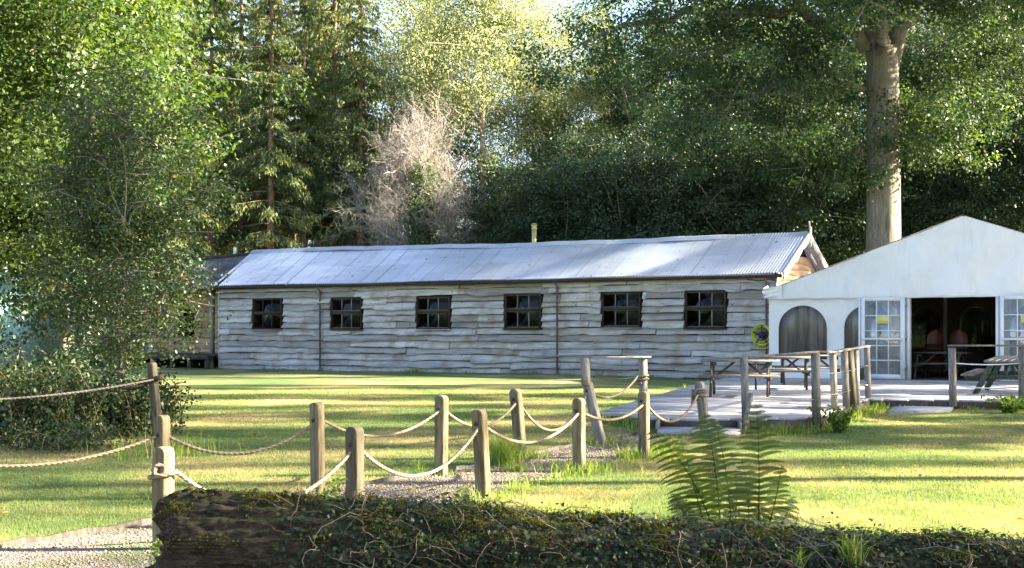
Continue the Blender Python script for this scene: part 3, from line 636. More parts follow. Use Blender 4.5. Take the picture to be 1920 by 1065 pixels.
# furniture inside
def chair_proto():
    t = thing('stacking_chair', 'orange plastic chair', 'chair')
    b = MB(); n1, n2 = 12, 8; a = np.linspace(-1, 1, n1); h = np.linspace(0, 1, n2)
    A2, H2 = np.meshgrid(a, h); wd = .24 * np.sqrt(np.clip(1 - np.maximum(0, H2 - .35) ** 2 / .45, .05, 1))
    b.grid(np.stack([A2 * wd, .20 + .05 * H2 - .07 * (A2 ** 2), .46 + .40 * H2], -1)); b.build('backrest', M_orange, t, smooth=True)
    b = MB(); b.box((-.22, -.2, .43), (.22, .2, .455)); b.build('seat', M_orange, t)
    for sx in (-1, 1):
        for sy in (-1, 1): b = MB(); b.tube([(.18 * sx, .16 * sy, .43), (.24 * sx, .24 * sy, 0)], .012, 6); b.build('leg', M_black, t)
    return t
cp = chair_proto(); first = True
for s_i, (lx, ly) in enumerate(((4.35, 1.6), (4.98, 1.9))):
    for k in range(5):
        c = cp if first else copy_tree(cp); first = False
        p_ = MC + U * lx + Vv * ly; c.location = (p_.x, p_.y - k * .01, MZ + .02 + k * .13); c.rotation_euler = (0, 0, R(-31 + s_i * 14))
        c['label'] = ('bottom', 'second lowest', 'middle', 'second from top', 'topmost')[k] + ' orange plastic chair of the ' + ('left', 'right')[s_i] + '-hand stack inside the marquee doorway'; c['group'] = 'orange chairs stacked in the marquee'
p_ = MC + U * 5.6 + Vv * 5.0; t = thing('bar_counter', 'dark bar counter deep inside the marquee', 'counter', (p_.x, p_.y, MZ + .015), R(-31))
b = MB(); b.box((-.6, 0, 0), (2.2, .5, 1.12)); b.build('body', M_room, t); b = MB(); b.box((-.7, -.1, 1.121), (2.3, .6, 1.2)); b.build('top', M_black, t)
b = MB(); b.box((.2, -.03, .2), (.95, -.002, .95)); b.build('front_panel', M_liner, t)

# ---------------------------------------------------------------- deck
deck = thing('deck', 'grey plank deck in front of the marquee with low step', 'deck', (0, 0, 0), 0)
DZ = .32
dp = [on(1120, 773, DZ), on(1228, 784, DZ), on(1385, 786, DZ), on(1530, 782, DZ), on(1627, 748, DZ), on(1920, 751, DZ)]
poly = [(p.x, p.y) for p in dp] + [(16, dp[5].y - .6)]
pm = MC + U * 11.2; poly += [(pm.x + 1, pm.y + 1)]; p0 = MC + Vv * .6; poly += [(p0.x, p0.y)]
p1 = on(1330, 713, DZ); pe = HC + U * -.7 + Vv * -.08; poly += [(pe.x, pe.y), (p1.x, p1.y)]
Pl = [(x * UX + y * UY, -x * UY + y * UX) for x, y in poly]
b = MB(); pw = .145; vmin = min(p[1] for p in Pl); vmax = max(p[1] for p in Pl); rg = np.random.default_rng(12)
v = vmin
while v < vmax:
    vc = v + pw / 2; xs = []
    for (a0, a1), (c0, c1) in zip(Pl, Pl[1:] + Pl[:1]):
        if (a1 - vc) * (c1 - vc) < 0: xs.append(a0 + (vc - a1) / (c1 - a1) * (c0 - a0))
    xs.sort()
    for xa, xb in zip(xs[0::2], xs[1::2]):
        x = xa + rg.uniform(-.02, .02)
        while x < xb:
            e_ = min(x + rg.uniform(2.2, 4.6), xb + rg.uniform(-.02, .02))
            if e_ - x > .05:
                dz = rg.normal(0, .0035); dz2 = dz + rg.normal(0, .003)
                l0 = np.array([[x, v + .004, DZ + dz], [e_ - .005, v + .004, DZ + dz2], [e_ - .005, v + pw - .006, DZ + dz2 + rg.normal(0, .0015)], [x, v + pw - .006, DZ + dz]])
                l1 = l0.copy(); l1[:, 2] -= .035
                V8 = np.concatenate([l1, l0]); W8 = np.stack([V8[:, 0] * UX - V8[:, 1] * UY, V8[:, 0] * UY + V8[:, 1] * UX, V8[:, 2]], -1)
                W8 = np.stack([V8[:, 0], V8[:, 1], V8[:, 2]], -1)
                b.add(W8, [[0,3,2,1],[4,5,6,7],[0,1,5,4],[1,2,6,5],[2,3,7,6],[3,0,4,7]], rnd=rg.random())
            x = e_
    v += pw
deck.rotation_euler = (0, 0, R(-31))
b.build('decking', M_deck, deck)
def d2(p): return Vector((p[0] * UX + p[1] * UY, -p[0] * UY + p[1] * UX, 0))
b = MB(); edge = poly[:7]
for a0, a1 in zip(edge[:-1], edge[1:]):
    A0, A1 = d2(a0), d2(a1); dd = (A1 - A0).normalized(); nn = Vector((dd.y, -dd.x, 0)) * .028
    b.bar(A0 + nn + Vector((0, 0, .20)), A1 + nn + Vector((0, 0, .20)), .035, .17); b.bar(A0 - nn * 3 + Vector((0, 0, .1)), A1 - nn * 3 + Vector((0, 0, .1)), .05, .34)
A0, A1 = d2(poly[0]), d2((p1.x, p1.y)); b.bar(A0 + Vector((0, 0, .22)), A1 + Vector((0, 0, .22)), .04, .13)
b.build('fascia_board', M_tabledark, deck)
# step
sa, sb = on(1232, 812, .14), on(1388, 812, .14)
b = MB(); z_ = .20
P0 = d2((sa.x, sa.y)); P1 = d2((sb.x, sb.y)); Q0 = d2((dp[1].x + .05, dp[1].y - .07)); Q1 = d2((dp[2].x, dp[2].y - .07))
b.add([(*P0.xy, z_), (*P1.xy, z_), (*Q1.xy, z_), (*Q0.xy, z_), (*P0.xy, z_ - .03), (*P1.xy, z_ - .03), (*Q1.xy, z_ - .03), (*Q0.xy, z_ - .03)], [[0,1,2,3],[7,6,5,4],[0,4,5,1],[1,5,6,2],[2,6,7,3],[3,7,4,0]])
b.bar((*P0.xy, .13), (*P1.xy, .13), .03, .13); b.build('step_tread', M_deck, deck)
for PP, QQ in ((P0, Q0), (P1, Q1)): b = MB(); b.bar((*PP.xy, .19), (*QQ.xy, .26), .05, .15); b.build('step_side', M_rail, deck)
# stone slab in front of the right-hand deck
pa = [gp(1680, 764), gp(1790, 764), gp(1782, 774), gp(1665, 776)]
b = MB(); zz = .19; b.prism([(p.x, p.y) for p in pa], zz - .12, zz, axis='z'); tag(b.build('paving_slab', M_deck), 'pale slab lying on the grass below the right-hand deck', 'slab')

# railings
def rail_post(b, top, bot, w_, ang=R(-20)):
    a = Vector(bot); c = Vector(top); b.bar(a, c, w_, w_, up=(math.sin(ang), math.cos(ang), 0))
def post_px(xt, yt, xb, yb, D, w_, parent, mat=M_rail):
    b = MB(); a = at(xb, yb, D); c = at(xt, yt, D); rail_post(b, c, a, w_); return b.build('post', mat, parent)
t = thing('deck_railing', 'weathered wooden railing along the deck corner with close-set posts', 'railing')
D1 = 20.75; 
post_px(1395, 670, 1399, 805, D1, .085, t); post_px(1582 - 53, 662, 1531, 797, 21.15, .10, t); post_px(1561, 661, 1565, 768, 23.6, .085, t); post_px(1583, 659, 1587, 768, 24.4, .09, t)
post_px(1592, 656, 1600, 772, 24.9, .11, t, M_postgrey); post_px(1604, 657, 1607, 760, 25.6, .085, t); post_px(1625, 650, 1628, 746, 27.1, .085, t)
b = MB(); b.bar(at(1408, 738, D1 - .1), at(1392, 818, D1 - .25), .07, .04); b.build('brace', M_rail, t)
b = MB(); ptsr = [at(1377, 671, D1), at(1450, 666, D1 + .2), at(1533, 659.5, 21.2), at(1563, 660, 23.4), at(1590, 655, 25), at(1627, 649, 27.2)]
for p_, q2 in zip(ptsr[:-1], ptsr[1:]): b.bar(p_, q2, .12, .032)
b.build('handrail', M_rail, t)
def sagwire(b, p_, q2, sag, r_=.004, n_=10):
    tt = np.linspace(0, 1, n_)[:, None]; P_ = np.array(p_)[None] * (1 - tt) + np.array(q2)[None] * tt; P_[:, 2] -= 4 * sag * (tt * (1 - tt))[:, 0]; b.tube(P_, r_, 4)
b = MB(); sagwire(b, at(1399, 750, D1), at(1530, 748, 21.1), .05); sagwire(b, at(1531, 740, 21.1), at(1625, 716, 27.1), .08); sagwire(b, at(1531, 700, 21.1), at(1625, 685, 27.1), .05)
for (x, y) in ((1625, 686), (1625, 722)): b.bar(at(x - 14, y, 27), at(x + 2, y, 27), .015, .015)
b.build('wire', M_steel, t)
t = thing('deck_railing', 'weathered railing between two posts in front of the dark green picnic table', 'railing')
post_px(1785, 652, 1787, 762, 26.75, .105, t); post_px(1917, 650, 1917, 764, 26.5, .105, t); post_px(2060, 650, 2060, 768, 26.2, .10, t)
b = MB(); b.bar(at(1777, 648, 26.75), at(1860, 648, 26.6), .13, .035); b.bar(at(1860, 648, 26.6), at(2075, 648, 26.2), .13, .035); b.build('handrail', M_rail, t)
b = MB(); sagwire(b, at(1790, 681, 26.7), at(1913, 681, 26.5), .03, .012); sagwire(b, at(1790, 723, 26.7), at(1913, 725, 26.5), .04, .012); b.build('wire', M_white, t)
t = thing('deck_railing', 'short rail on two posts where the rope rows meet the deck steps', 'railing')
DL, DR = 18.75, 20.0
b = MB(); rail_post(b, at(1096.5, 672, DL), at(1099, 722, DL), .095); b.build('post', M_rail, t); b = MB(); rail_post(b, at(1205, 672, DR), at(1208, 812, DR), .095); b.build('post', M_rail, t)
b = MB(); b.bar(at(1086, 669.5, DL), at(1215, 669, DR), .12, .022); b.build('handrail', M_rail, t)
b = MB(); sagwire(b, at(1104, 703, DL), at(1198, 705, DR), .05, .004); b.build('wire', M_black, t)

# picnic tables
def picnic(label, loc, rotz, mt, ml, L=1.55, group=None):
    t = thing('picnic_table', label, 'picnic table', loc, rotz, group)
    b = MB()
    for k in range(5): y = -.34 + k * .145; b.box((-L/2, y, .705), (L/2, y + .138, .75), rnd=random.random())
    b.build('tabletop', mt, t)
    for s in (-1, 1):
        b = MB()
        for k in range(2): y = s * .72 - .13 + k * .135; b.box((-L/2, y, .41), (L/2, y + .130, .455), rnd=random.random())
        b.build('seat', mt, t)
    for sx in (-1, 1):
        x = sx * (L / 2 - .23)
        for s in (-1, 1): b = MB(); b.bar((x, s * .24, .70), (x, s * .60, 0), .05, .115, up=(0, 1, 0)); b.build('leg', ml, t)
        b = MB(); b.box((x + .024, -.82, .33), (x + .064, .82, .419)); b.box((x + .024, -.33, .63), (x + .064, .33, .714)); b.build('cross_beam', ml, t)
        b = MB(); b.bar((x - sx * .04, 0, .37), (x - sx * .46, 0, .71), .08, .05); b.build('brace', ml, t)
    return t
def dk(x, y): return on(x, y, DZ)
def tb(xc, D, rot, label, mt=M_table, ml=M_tabledark, L=1.6, group='picnic tables on the deck'):
    return picnic(label, ((xc - 960) / F * D, D, DZ), R(rot), mt, ml, L, group)
tb(1388, 28.6, -12, 'leftmost grey picnic table on the deck, nearest the lawn')
tb(1464, 32.2, -10, 'middle grey picnic table between the leftmost table and the arched window')
tb(1516, 35.3, -8, 'grey picnic table right against the marquee arched windows', L=1.75)
t = tb(1893, 29.8, 62, 'dark green picnic table behind the railing right of the doorway', M_table, M_tablegreen, 1.85); t.rotation_euler[1] = R(-2.2); t.location.z += .012
p_ = MC + U * 4.5 + Vv * .55; picnic('grey picnic table just inside the dark marquee doorway', (p_.x + .4, p_.y + .3, MZ + .02), R(-31), M_tabledark, M_tabledark, 1.6)
# ---------------------------------------------------------------- rope posts
def arch_post(h, w_, seed):
    """square post with rounded top and chamfers, origin at the base"""
    rg = np.random.default_rng(seed); b = MB(); hw = w_ / 2; ch = .012
    prof = [(-hw + ch, -hw), (hw - ch, -hw), (hw, -hw + ch), (hw, hw - ch), (hw - ch, hw), (-hw + ch, hw), (-hw, hw - ch), (-hw, -hw + ch)]
    zs = list(np.linspace(-.15, h - hw, 9)); rows = []
    for z in zs:
        j = rg.normal(0, .0012, 2); rows.append([(x + j[0], y + j[1], z) for x, y in prof])
    n = 9
    for k in range(1, n):               # rounded in x only
        a = k / n * math.pi / 2; sx = math.cos(a) ** .8; z = h - hw + hw * .8 * math.sin(a)
        rows.append([(x * sx, y * (1 - .12 * (k / n) ** 3), z + rg.normal(0, .0015)) for x, y in prof])
    rows.append([(x * .12, y * .85, h - hw + hw * .8) for x, y in prof])
    b.grid(np.array(rows), closed=True, rnd=rg.random()); 
    top = rows[-1]; b.add(top, [[0, 1, 2, 7], [2, 3, 6, 7], [3, 4, 5, 6]], rnd=.5)
    return b
def rope_post(label, xt, yt, xb, yb, w_=.12, mat=M_post, seed=1, rot=-27, D=None, holez=None):
    if D is None: base = gp(xb, yb)
    else: p_ = at(xb, yb, D); base = Vector((p_.x, p_.y, gz(p_.x, p_.y)))
    s = F / base.y; top = at(xt, yt, base.y); d = top - base; h = d.length
    b = arch_post(h, w_, seed); o = b.build('rope_post', mat); o.location = base
    d.normalize(); tiltx = math.asin(d.x)
    o.rotation_euler = (0, 0, R(rot)); m_ = o.rotation_euler.to_matrix()
    from mathutils import Matrix
    o.rotation_euler = (Matrix.Rotation(tiltx, 3, 'Y') @ m_).to_euler()
    if holez is not None:                     # black plug painting the dark of a rope hole; nothing is bored
        z = h - holez; r_ = MB(); r_.tube([(-.008, -w_/2 - .002, z), (-.008, -w_/2 + .02, z)], .022, 10); r_.build('rope_hole_plug', M_black, o)
    return tag(o, label, 'post', 'rope fence posts'), base
G = {}
def rp(key, *a, **k): G[key] = rope_post(*a, **k)
rp('a1', 'rope post just behind the front left post, at the path edge', 304, 776, 304, 936, seed=1, holez=.20)
rp('a2', 'tall pale rope post left of centre, standing behind the short dark one', 594, 752, 596, 925, seed=2, holez=.19, w_=.115)
rp('a3', 'pale far-row rope post just left of the central front-row post', 828, 739, 827, 893, seed=3, holez=.17)
rp('a4', 'slightly leaning pale rope post with grass tuft at its foot', 966, 727, 977, 861, seed=4, holez=.14, w_=.125)
rp('a5', 'strongly leaning grey rope post propping the short rail', 1100, 714, 1128, 834, seed=5, mat=M_rail, w_=.12, holez=.13)
rp('b1', 'stout front left rope post with knotted rope, beside the log end', 306, 834, 306, 1032, seed=6, mat=M_post, holez=None, w_=.125)
rp('b2', 'short dark mossy rope post rising behind the ivy log', 665, 797, 666, 985, seed=7, mat=M_postgrey, w_=.122, holez=.16)
rp('b3', 'central rope post with weeds at its foot', 898, 765, 907, 936, seed=8, holez=.15, w_=.12)
rp('b4', 'pale rope post with bright sunlit side, fourth in the front row', 1085, 744, 1086, 886, seed=9, holez=.16, w_=.12)
rp('b5', 'rope post right in front of the short rail at the path end', 1207, 732, 1207, 859, seed=10, holez=.13, w_=.12)
rp('b6', 'leaning rope post wrapped in a thick rope knot at the step', 1311, 714, 1324, 818, seed=11, mat=M_rail, w_=.125)
rp('c1', 'thin dark pole with a crosspiece leaning at the bramble edge', 284, 678, 301, 800, seed=12, mat=M_postgrey, w_=.10, D=17.5)
o = G['c1'][0]; o['group'] = 'old poles by the brambles'; o['category'] = 'pole'; o.name = 'leaning_pole'
b = MB(); b.bar((-.20, 0, .95), (.14, 0, .99), .09, .06); b.build('crosspiece', M_dark, o)
o.children[0]

# ---------------------------------------------------------------- ropes
def span(p_, q2, low_y, n_=22):
    """hanging curve between two 3D points whose lowest picture row is low_y (given at its own depth)"""
    p_, q2 = np.array(p_), np.array(q2); t = np.linspace(0, 1, n_)
    P_ = p_[None] * (1 - t)[:, None] + q2[None] * t[:, None]
    def rows(s): z = P_[:, 2] - 4 * s * t * (1 - t); return HY + (E - z) * F / P_[:, 1]
    lo, hi = 0, 1.2
    for _ in range(30):
        m = (lo + hi) / 2
        if rows(m).max() < low_y: lo = m
        else: hi = m
    P_[:, 2] -= 4 * lo * t * (1 - t); return P_
def hole(key, x, y):
    b_ = G[key][1]; D = b_.y; s = F / D; return np.array(at(x, y, D))
def rope(name, label, pts, r_=.0165, mat=M_rope, group='fence ropes'):
    P_ = np.concatenate(pts); keep = [0]
    for i in range(1, len(P_)):
        if np.linalg.norm(P_[i] - P_[keep[-1]]) > .012: keep.append(i)
    P_ = P_[keep]; L = np.concatenate([[0], np.cumsum(np.linalg.norm(np.diff(P_, axis=0), axis=1))]); n_ = int(L[-1] / .022)
    t = np.linspace(0, L[-1], n_); P_ = np.stack([np.interp(t, L, P_[:, i]) for i in range(3)], -1)
    b = MB(); b.tube(P_, r_, 9, lobes=3, twist=2 * np.pi / .16, lobe_amp=.20, rnd=.5)
    return tag(b.build(name, mat, smooth=True), label, 'rope', group)
def arc(c, r_, a0, a1, n_, tilt=0, ax='z', drift=(0, 0, 0)):
    a = np.linspace(a0, a1, n_); c = np.array(c); d = np.linspace(0, 1, n_)[:, None] * np.array(drift)
    if ax == 'z': return c + np.stack([r_ * np.cos(a), r_ * np.sin(a), tilt * np.cos(a)], -1) + d
    return c + np.stack([r_ * np.cos(a), tilt * np.cos(a), r_ * np.sin(a)], -1) + d
a1, a2, a3, a4, a5 = hole('a1', 306, 813), hole('a2', 600, 785), hole('a3', 830, 765), hole('a4', 971, 751), hole('a5', 1103, 733)
left = np.array(at(-330, 800, 11.9))
knotR = np.array(at(1205, 704, 20.0))
rope('fence_rope', 'back row rope sagging from post to post and tied round the short rail post', [
    span(left, a1, 874, 40), span(a1, a2, 851), span(a2, a3, 818), span(a3, a4, 800), span(a4, a5, 807), span(a5, knotR + np.array([-.07, -.05, 0]), 745.5),
    arc(knotR, .078, np.pi * 1.2, np.pi * 5.4, 50, .02, drift=(0, 0, -.10))], r_=.016)
b1 = hole('b1', 306, 885); b2, b3, b4, b5 = hole('b2', 668, 836), hole('b3', 902, 795), hole('b4', 1088, 771), hole('b5', 1210, 755)
b6 = np.array(at(1312, 737, G['b6'][1].y))
kn = arc(b1 + np.array([-.01, -.075, .02]), .040, 0, np.pi * 2.6, 20, .02, 'y')
kn2 = arc(b1 + np.array([.0, 0, -.02]), .098, np.pi * 1.25, np.pi * 3.2, 30, .02)
rope('fence_rope', 'front row rope knotted round the front left post and hanging behind the log', [
    kn, kn2, span(b1 + np.array([.10, .0, .0]), b2, 948, 40), span(b2, b3, 893), span(b3, b4, 830), span(b4, b5, 787.5), span(b5, b6 + np.array([-.03, -.07, -.01]), 790.5)], r_=.0165)
c = b6; coils = []
for k in range(5): coils.append(arc(c + np.array([0, 0, -.055 + k * .026]), .100 + .012 * math.sin(k * 2.2), 0, np.pi * 2, 30, .03 * math.cos(k * 1.9)))
coils.append(arc(c + np.array([-.02, -.09, -.01]), .07, 0, np.pi * 1.6, 20, .015, 'y', drift=(.0, -.01, 0)))
coils.append(np.linspace(np.array(c) + [-.11, -.05, 0], np.array(c) + [-.12, -.06, -.16], 12))
rope('rope_knot', 'thick grey rope knot coiled round the leaning post by the deck step', coils, r_=.0165, mat=M_ropegrey, group='rope knots')
p_ = np.array(at(287, 712, 17.4)); rope('fence_rope', 'thin grey rope crossing in front of the brambles to the leaning pole', [span(np.array(at(-260, 748, 15.5)), p_, 752, 60)], r_=.014, mat=M_ropegrey, group='bramble ropes')
rope('fence_rope', 'short dark rope end tied to the leaning pole', [span(np.array(at(228, 728, 17.8)), p_ + np.array([0, .03, -.01]), 729, 30)], r_=.014, mat=M_dark, group='bramble ropes')

# ---------------------------------------------------------------- log with bark, moss, ivy
from mathutils import noise as mn
xl = (312 - 960) / F * 8.35; xr = 4.6
def log_axis(x):
    t = (x - xl) / (xr - xl); return 8.35 + .45 * .0 - .75 * t, np.interp(x, [-2.1, -1.2, -.4, .3, 1.2, 3.0, 4.6], [.272, .262, .225, .175, .14, .10, .09]), np.interp(x, [-2.1, -1.2, .3, 1.2, 3.0, 4.6], [.37, .36, .335, .33, .325, .32])
nx, na = 620, 130; V_ = np.zeros((nx, na, 3)); xs = np.linspace(xl, xr, nx)
for i, x in enumerate(xs):
    cy, cz, r_ = log_axis(x)
    for j in range(na):
        a = j / na * 2 * math.pi; cx_, sx_ = math.cos(a), math.sin(a)
        n1 = mn.noise(Vector((x * 1.0, cx_ * 1.5, sx_ * 1.5)))
        n2 = mn.noise(Vector((x * 1.6 + 5, cx_ * 7, sx_ * 7))); n2 = 1 - abs(n2) * 2.2
        n3 = mn.noise(Vector((x * 9, cx_ * 9, sx_ * 9 + 3))); n4 = mn.noise(Vector((x * 26, cx_ * 22, sx_ * 22)))
        n5 = mn.noise(Vector((x * 5, cx_ * 26, sx_ * 26 + 7))); rr = r_ * (1 + .07 * n1 + .095 * n2 + .04 * n3 + .03 * n4 + .028 * n5 - .04)
        e_ = min(1, max(0, (x - xl) / .10)) ** .5; rr *= .80 + .2 * e_
        V_[i, j] = (x + (.09 * n3 + .05 * math.sin(a * 3) if i < 14 else 0) * (1 - i / 14 if i < 14 else 0), cy + rr * cx_, cz + rr * sx_)
b = MB(); b.grid(V_, closed=True)
cap = []; c0 = V_[0].mean(0) + np.array([.03, 0, 0]); ring = V_[0]
for f_ in (1, .75, .5, .25): cap.append(c0 + (ring - c0) * f_ + np.stack([.03 * rng.random(na) * (1 - f_ > 0), np.zeros(na), np.zeros(na)], -1) * 1.0)
cap[0] = ring; b.grid(np.array(cap)[::-1], closed=True)
def logmat():
    m, nt, b_ = new_mat('rotting_log'); v = coords(nt, (4.5, 16, 16)); n_ = noise(nt, v, 2.2, 10, .75, .8)
    col = ramp(nt, n_, [(.3, (.010, .007, .004)), (.46, (.034, .023, .014)), (.58, (.085, .062, .040)), (.72, (.17, .14, .105))])
    g_ = N(nt, 'ShaderNodeNewGeometry'); sp = N(nt, 'ShaderNodeSeparateXYZ'); nt.links.new(g_.outputs['Normal'], sp.inputs[0])
    n2 = noise(nt, coords(nt), 5, 6, .7); ad = N(nt, 'ShaderNodeMath', operation='MULTIPLY'); nt.links.new(sp.outputs[2], ad.inputs[0]); nt.links.new(n2, ad.inputs[1])
    f = ramp(nt, ad.outputs[0], [(.26, (0, 0, 0)), (.46, (1, 1, 1))]); col = mix(nt, f, col, (.045, .05, .014))
    nt.links.new(col, b_.inputs['Base Color']); b_.inputs['Roughness'].default_value = .9; b_.inputs['Specular IOR Level'].default_value = .2; bump(nt, b_, n_, 1.0, .03); return m
M_log = logmat()
LOG = tag(b.build('fallen_log', M_log, smooth=True), 'huge dark rotting log with mossy top lying across the foreground', 'log')
def log_pt(x, a, off=0):
    cy, cz, r_ = log_axis(x)
    i = int(np.clip((x - xl) / (xr - xl) * (nx - 1), 0, nx - 1)); j = int((a / (2 * math.pi) % 1) * na) % na
    p_ = V_[i, j]; n_ = np.array([0, math.cos(a), math.sin(a)]); return p_ + n_ * off, n_
M_ivy = leaf_mat('ivy_leaves', [(0, (.008, .016, .006)), (.4, (.018, .034, .010)), (.62, (.045, .045, .018)), (.82, (.05, .085, .02)), (1, (.12, .16, .035))], .12, .5, .3, (1.3, 1.6, .5))
M_moss = leaf_mat('moss', [(0, (.035, .042, .010)), (.5, (.085, .092, .018)), (1, (.19, .175, .035))], .3, .9, .1)
ivy_shape = np.array([[0, -.35], [.28, -.42], [.50, -.12], [.27, .02], [.36, .36], [.10, .26], [0, .62], [-.10, .26], [-.36, .36], [-.27, .02], [-.50, -.12], [-.28, -.42]])
def shaped_leaves(b, C, Nn, size, shape, rg, rv=None, curl=.15):
    n_ = len(C); k = len(shape); Nn = Nn / (np.linalg.norm(Nn, axis=1)[:, None] + 1e-9)
    r_ = rg.normal(size=(n_, 3)); A = np.cross(Nn, r_); A /= np.linalg.norm(A, axis=1)[:, None]; B = np.cross(Nn, A)
    s = np.broadcast_to(np.asarray(size), (n_,))[:, None, None]
    rad = np.linalg.norm(shape, axis=1)
    V = C[:, None] + s * (A[:, None] * shape[None, :, 0:1] + B[:, None] * shape[None, :, 1:2] - Nn[:, None] * (curl * rad ** 2)[None, :, None])
    V = np.concatenate([V, C[:, None]], 1); base = np.arange(n_)[:, None, None] * (k + 1)
    f = np.stack([np.arange(k), (np.arange(k) + 1) % k, np.full(k, k)], -1)[None] + base
    rv = rg.random(n_) if rv is None else rv
    b.add(V.reshape(-1, 3), None, f.reshape(-1, 3), rnd=np.repeat(rv, k))
rg = np.random.default_rng(21); C = []; Nn = []; rv = []; sz = []
clump = lambda x, a: mn.noise(Vector((x * 2.2, a * 1.7, 3)))
while len(C) < 24000:
    x = rg.uniform(-1.65, xr - .05); a = rg.uniform(-.35, math.pi + .9)   # angle 0 = far side, pi/2 top, pi = near side
    a = rg.uniform(0.1, math.pi + .75)
    cov = smooth(-1.6, -.6, np.float64(x)); 
    if rg.random() > cov * (.65 + .9 * clump(x, a)) * (1.0 if a > 1.1 else .8): continue
    p_, n_ = log_pt(x, a, rg.exponential(.014) + .003 + (.035 * max(0, clump(x * 2, a + 4))))
    C.append(p_); Nn.append(n_ + rg.normal(0, .55, 3) + np.array([0, -.15, .35])); sz.append(rg.uniform(.015, .034)); rv.append(np.clip(rg.beta(2, 3.2) + .25 * clump(x * 3, a), 0, 1))
b = MB(); shaped_leaves(b, np.array(C), np.array(Nn), np.array(sz), ivy_shape, rg, np.array(rv))
tag(b.build('ivy', M_ivy), 'dark glossy ivy covering the right part of the fallen log', 'ivy', kind='stuff')
# moss and lichen tufts
C = []; Nn = []; rv = []
while len(C) < 52000:
    x = rg.uniform(xl, xr); a = rg.normal(1.7, .55)
    c_ = mn.noise(Vector((x * 3.1, a * 3, 9)))
    if rg.random() > smooth(-.05, .35, np.float64(c_ + (.12 if -.9 < x < .6 else -.08))): continue
    p_, n_ = log_pt(x, a, rg.exponential(.008) + (.028 * rg.random() if x > -1 else 0)); C.append(p_); Nn.append(n_ + rg.normal(0, .8, 3)); rv.append(rg.beta(2, 2))
C = np.array(C); b = MB()
def quads(b, C, size, rg, stretch=1.0, rv=None, nrm=None, bias=None, w=.5):
    n_ = len(C); A = rg.normal(size=(n_, 3))
    if bias is not None: A = A + np.array(bias)
    A /= np.linalg.norm(A, axis=1)[:, None]; Bv = np.cross(A, rg.normal(size=(n_, 3)) if nrm is None else nrm)
    if nrm is not None: A = np.cross(nrm, Bv); A /= (np.linalg.norm(A, axis=1)[:, None] + 1e-9)
    Bv /= (np.linalg.norm(Bv, axis=1)[:, None] + 1e-9)
    s = np.broadcast_to(np.asarray(size), (n_,))[:, None] / 2
    V = np.stack([C - A * s * stretch, C + Bv * s * w, C + A * s * stretch, C - Bv * s * w], 1)
    b.add(V.reshape(-1, 3), np.arange(n_ * 4).reshape(-1, 4), rnd=rg.random(n_) if rv is None else rv)
quads(b, C, rg.uniform(.008, .02, len(C)), rg, rv=np.array(rv)); tag(b.build('moss', M_moss), 'yellow-green moss tufts on the upper side of the log', 'moss', kind='stuff')
# dry vines and twigs on the log
b = MB()
for k in range(330):
    x = rg.uniform(-1.4, xr - .2); a = rg.uniform(1.2, math.pi + .6); L = rg.uniform(.08, .42); dx, da = rg.normal(0, 1), rg.normal(.3, 1.0); q_ = math.hypot(dx, da * .35); dx /= q_; da /= q_
    P_ = []; ph = rg.uniform(0, 6); 
    for t in np.linspace(0, 1, 9):
        xx = np.clip(x + dx * L * t + .02 * math.sin(t * 7 + ph), xl + .05, xr - .05); aa = a + da * L * t + .05 * math.sin(t * 5 + ph)
        P_.append(log_pt(xx, aa, .035 + .05 * math.sin(t * math.pi) * rg.uniform(.6, 1))[0])
    b.tube(P_, np.linspace(1, .4, 9) * rg.uniform(.001, .0032), 5, rnd=rg.random())
tag(b.build('dry_vines', M_vine), 'tangle of dry pale vine stems hanging over the ivy on the log', 'vines', kind='stuff')
# young shoots sprouting through the ivy
C = []; Nn = []
for k in range(70):
    x = rg.uniform(-1.2, xr - .2); a = rg.uniform(1.3, 2.9); p_, n_ = log_pt(x, a, .02); up = n_ * .4 + np.array([0, -.1, .9]); L = rg.uniform(.03, .11)
    for u_ in np.linspace(.2, 1, 7): C.append(p_ + up * L * u_ + rg.normal(0, .012, 3)); Nn.append(rg.normal(0, .6, 3) + [0, -.4, .7])
b = MB(); shaped_leaves(b, np.array(C), np.array(Nn), rg.uniform(.012, .028, len(C)), np.array([[0, -.5], [.22, -.1], [.18, .25], [0, .5], [-.18, .25], [-.22, -.1]]), rg); tag(b.build('young_shoots', leaf_mat('shoot_leaves', [(0, (.05, .09, .02)), (1, (.16, .24, .05))], .4, .5, .3)), 'fresh light green shoots sprouting through the ivy', 'shoots', kind='stuff')
# bracket of bark on the log's left end
b = MB()
for k in range(60):
    c_ = np.array(log_pt(xl + rg.uniform(.02, .35), rg.uniform(1.2, 2.0), .0)[0]); d_ = np.array([rg.uniform(.02, .09), rg.normal(0, .02), rg.uniform(-.01, .03)])
    b.bar(c_, c_ + d_, rg.uniform(.01, .03), rg.uniform(.004, .012), rnd=rg.random())
b.build('loose_bark', M_log, LOG)

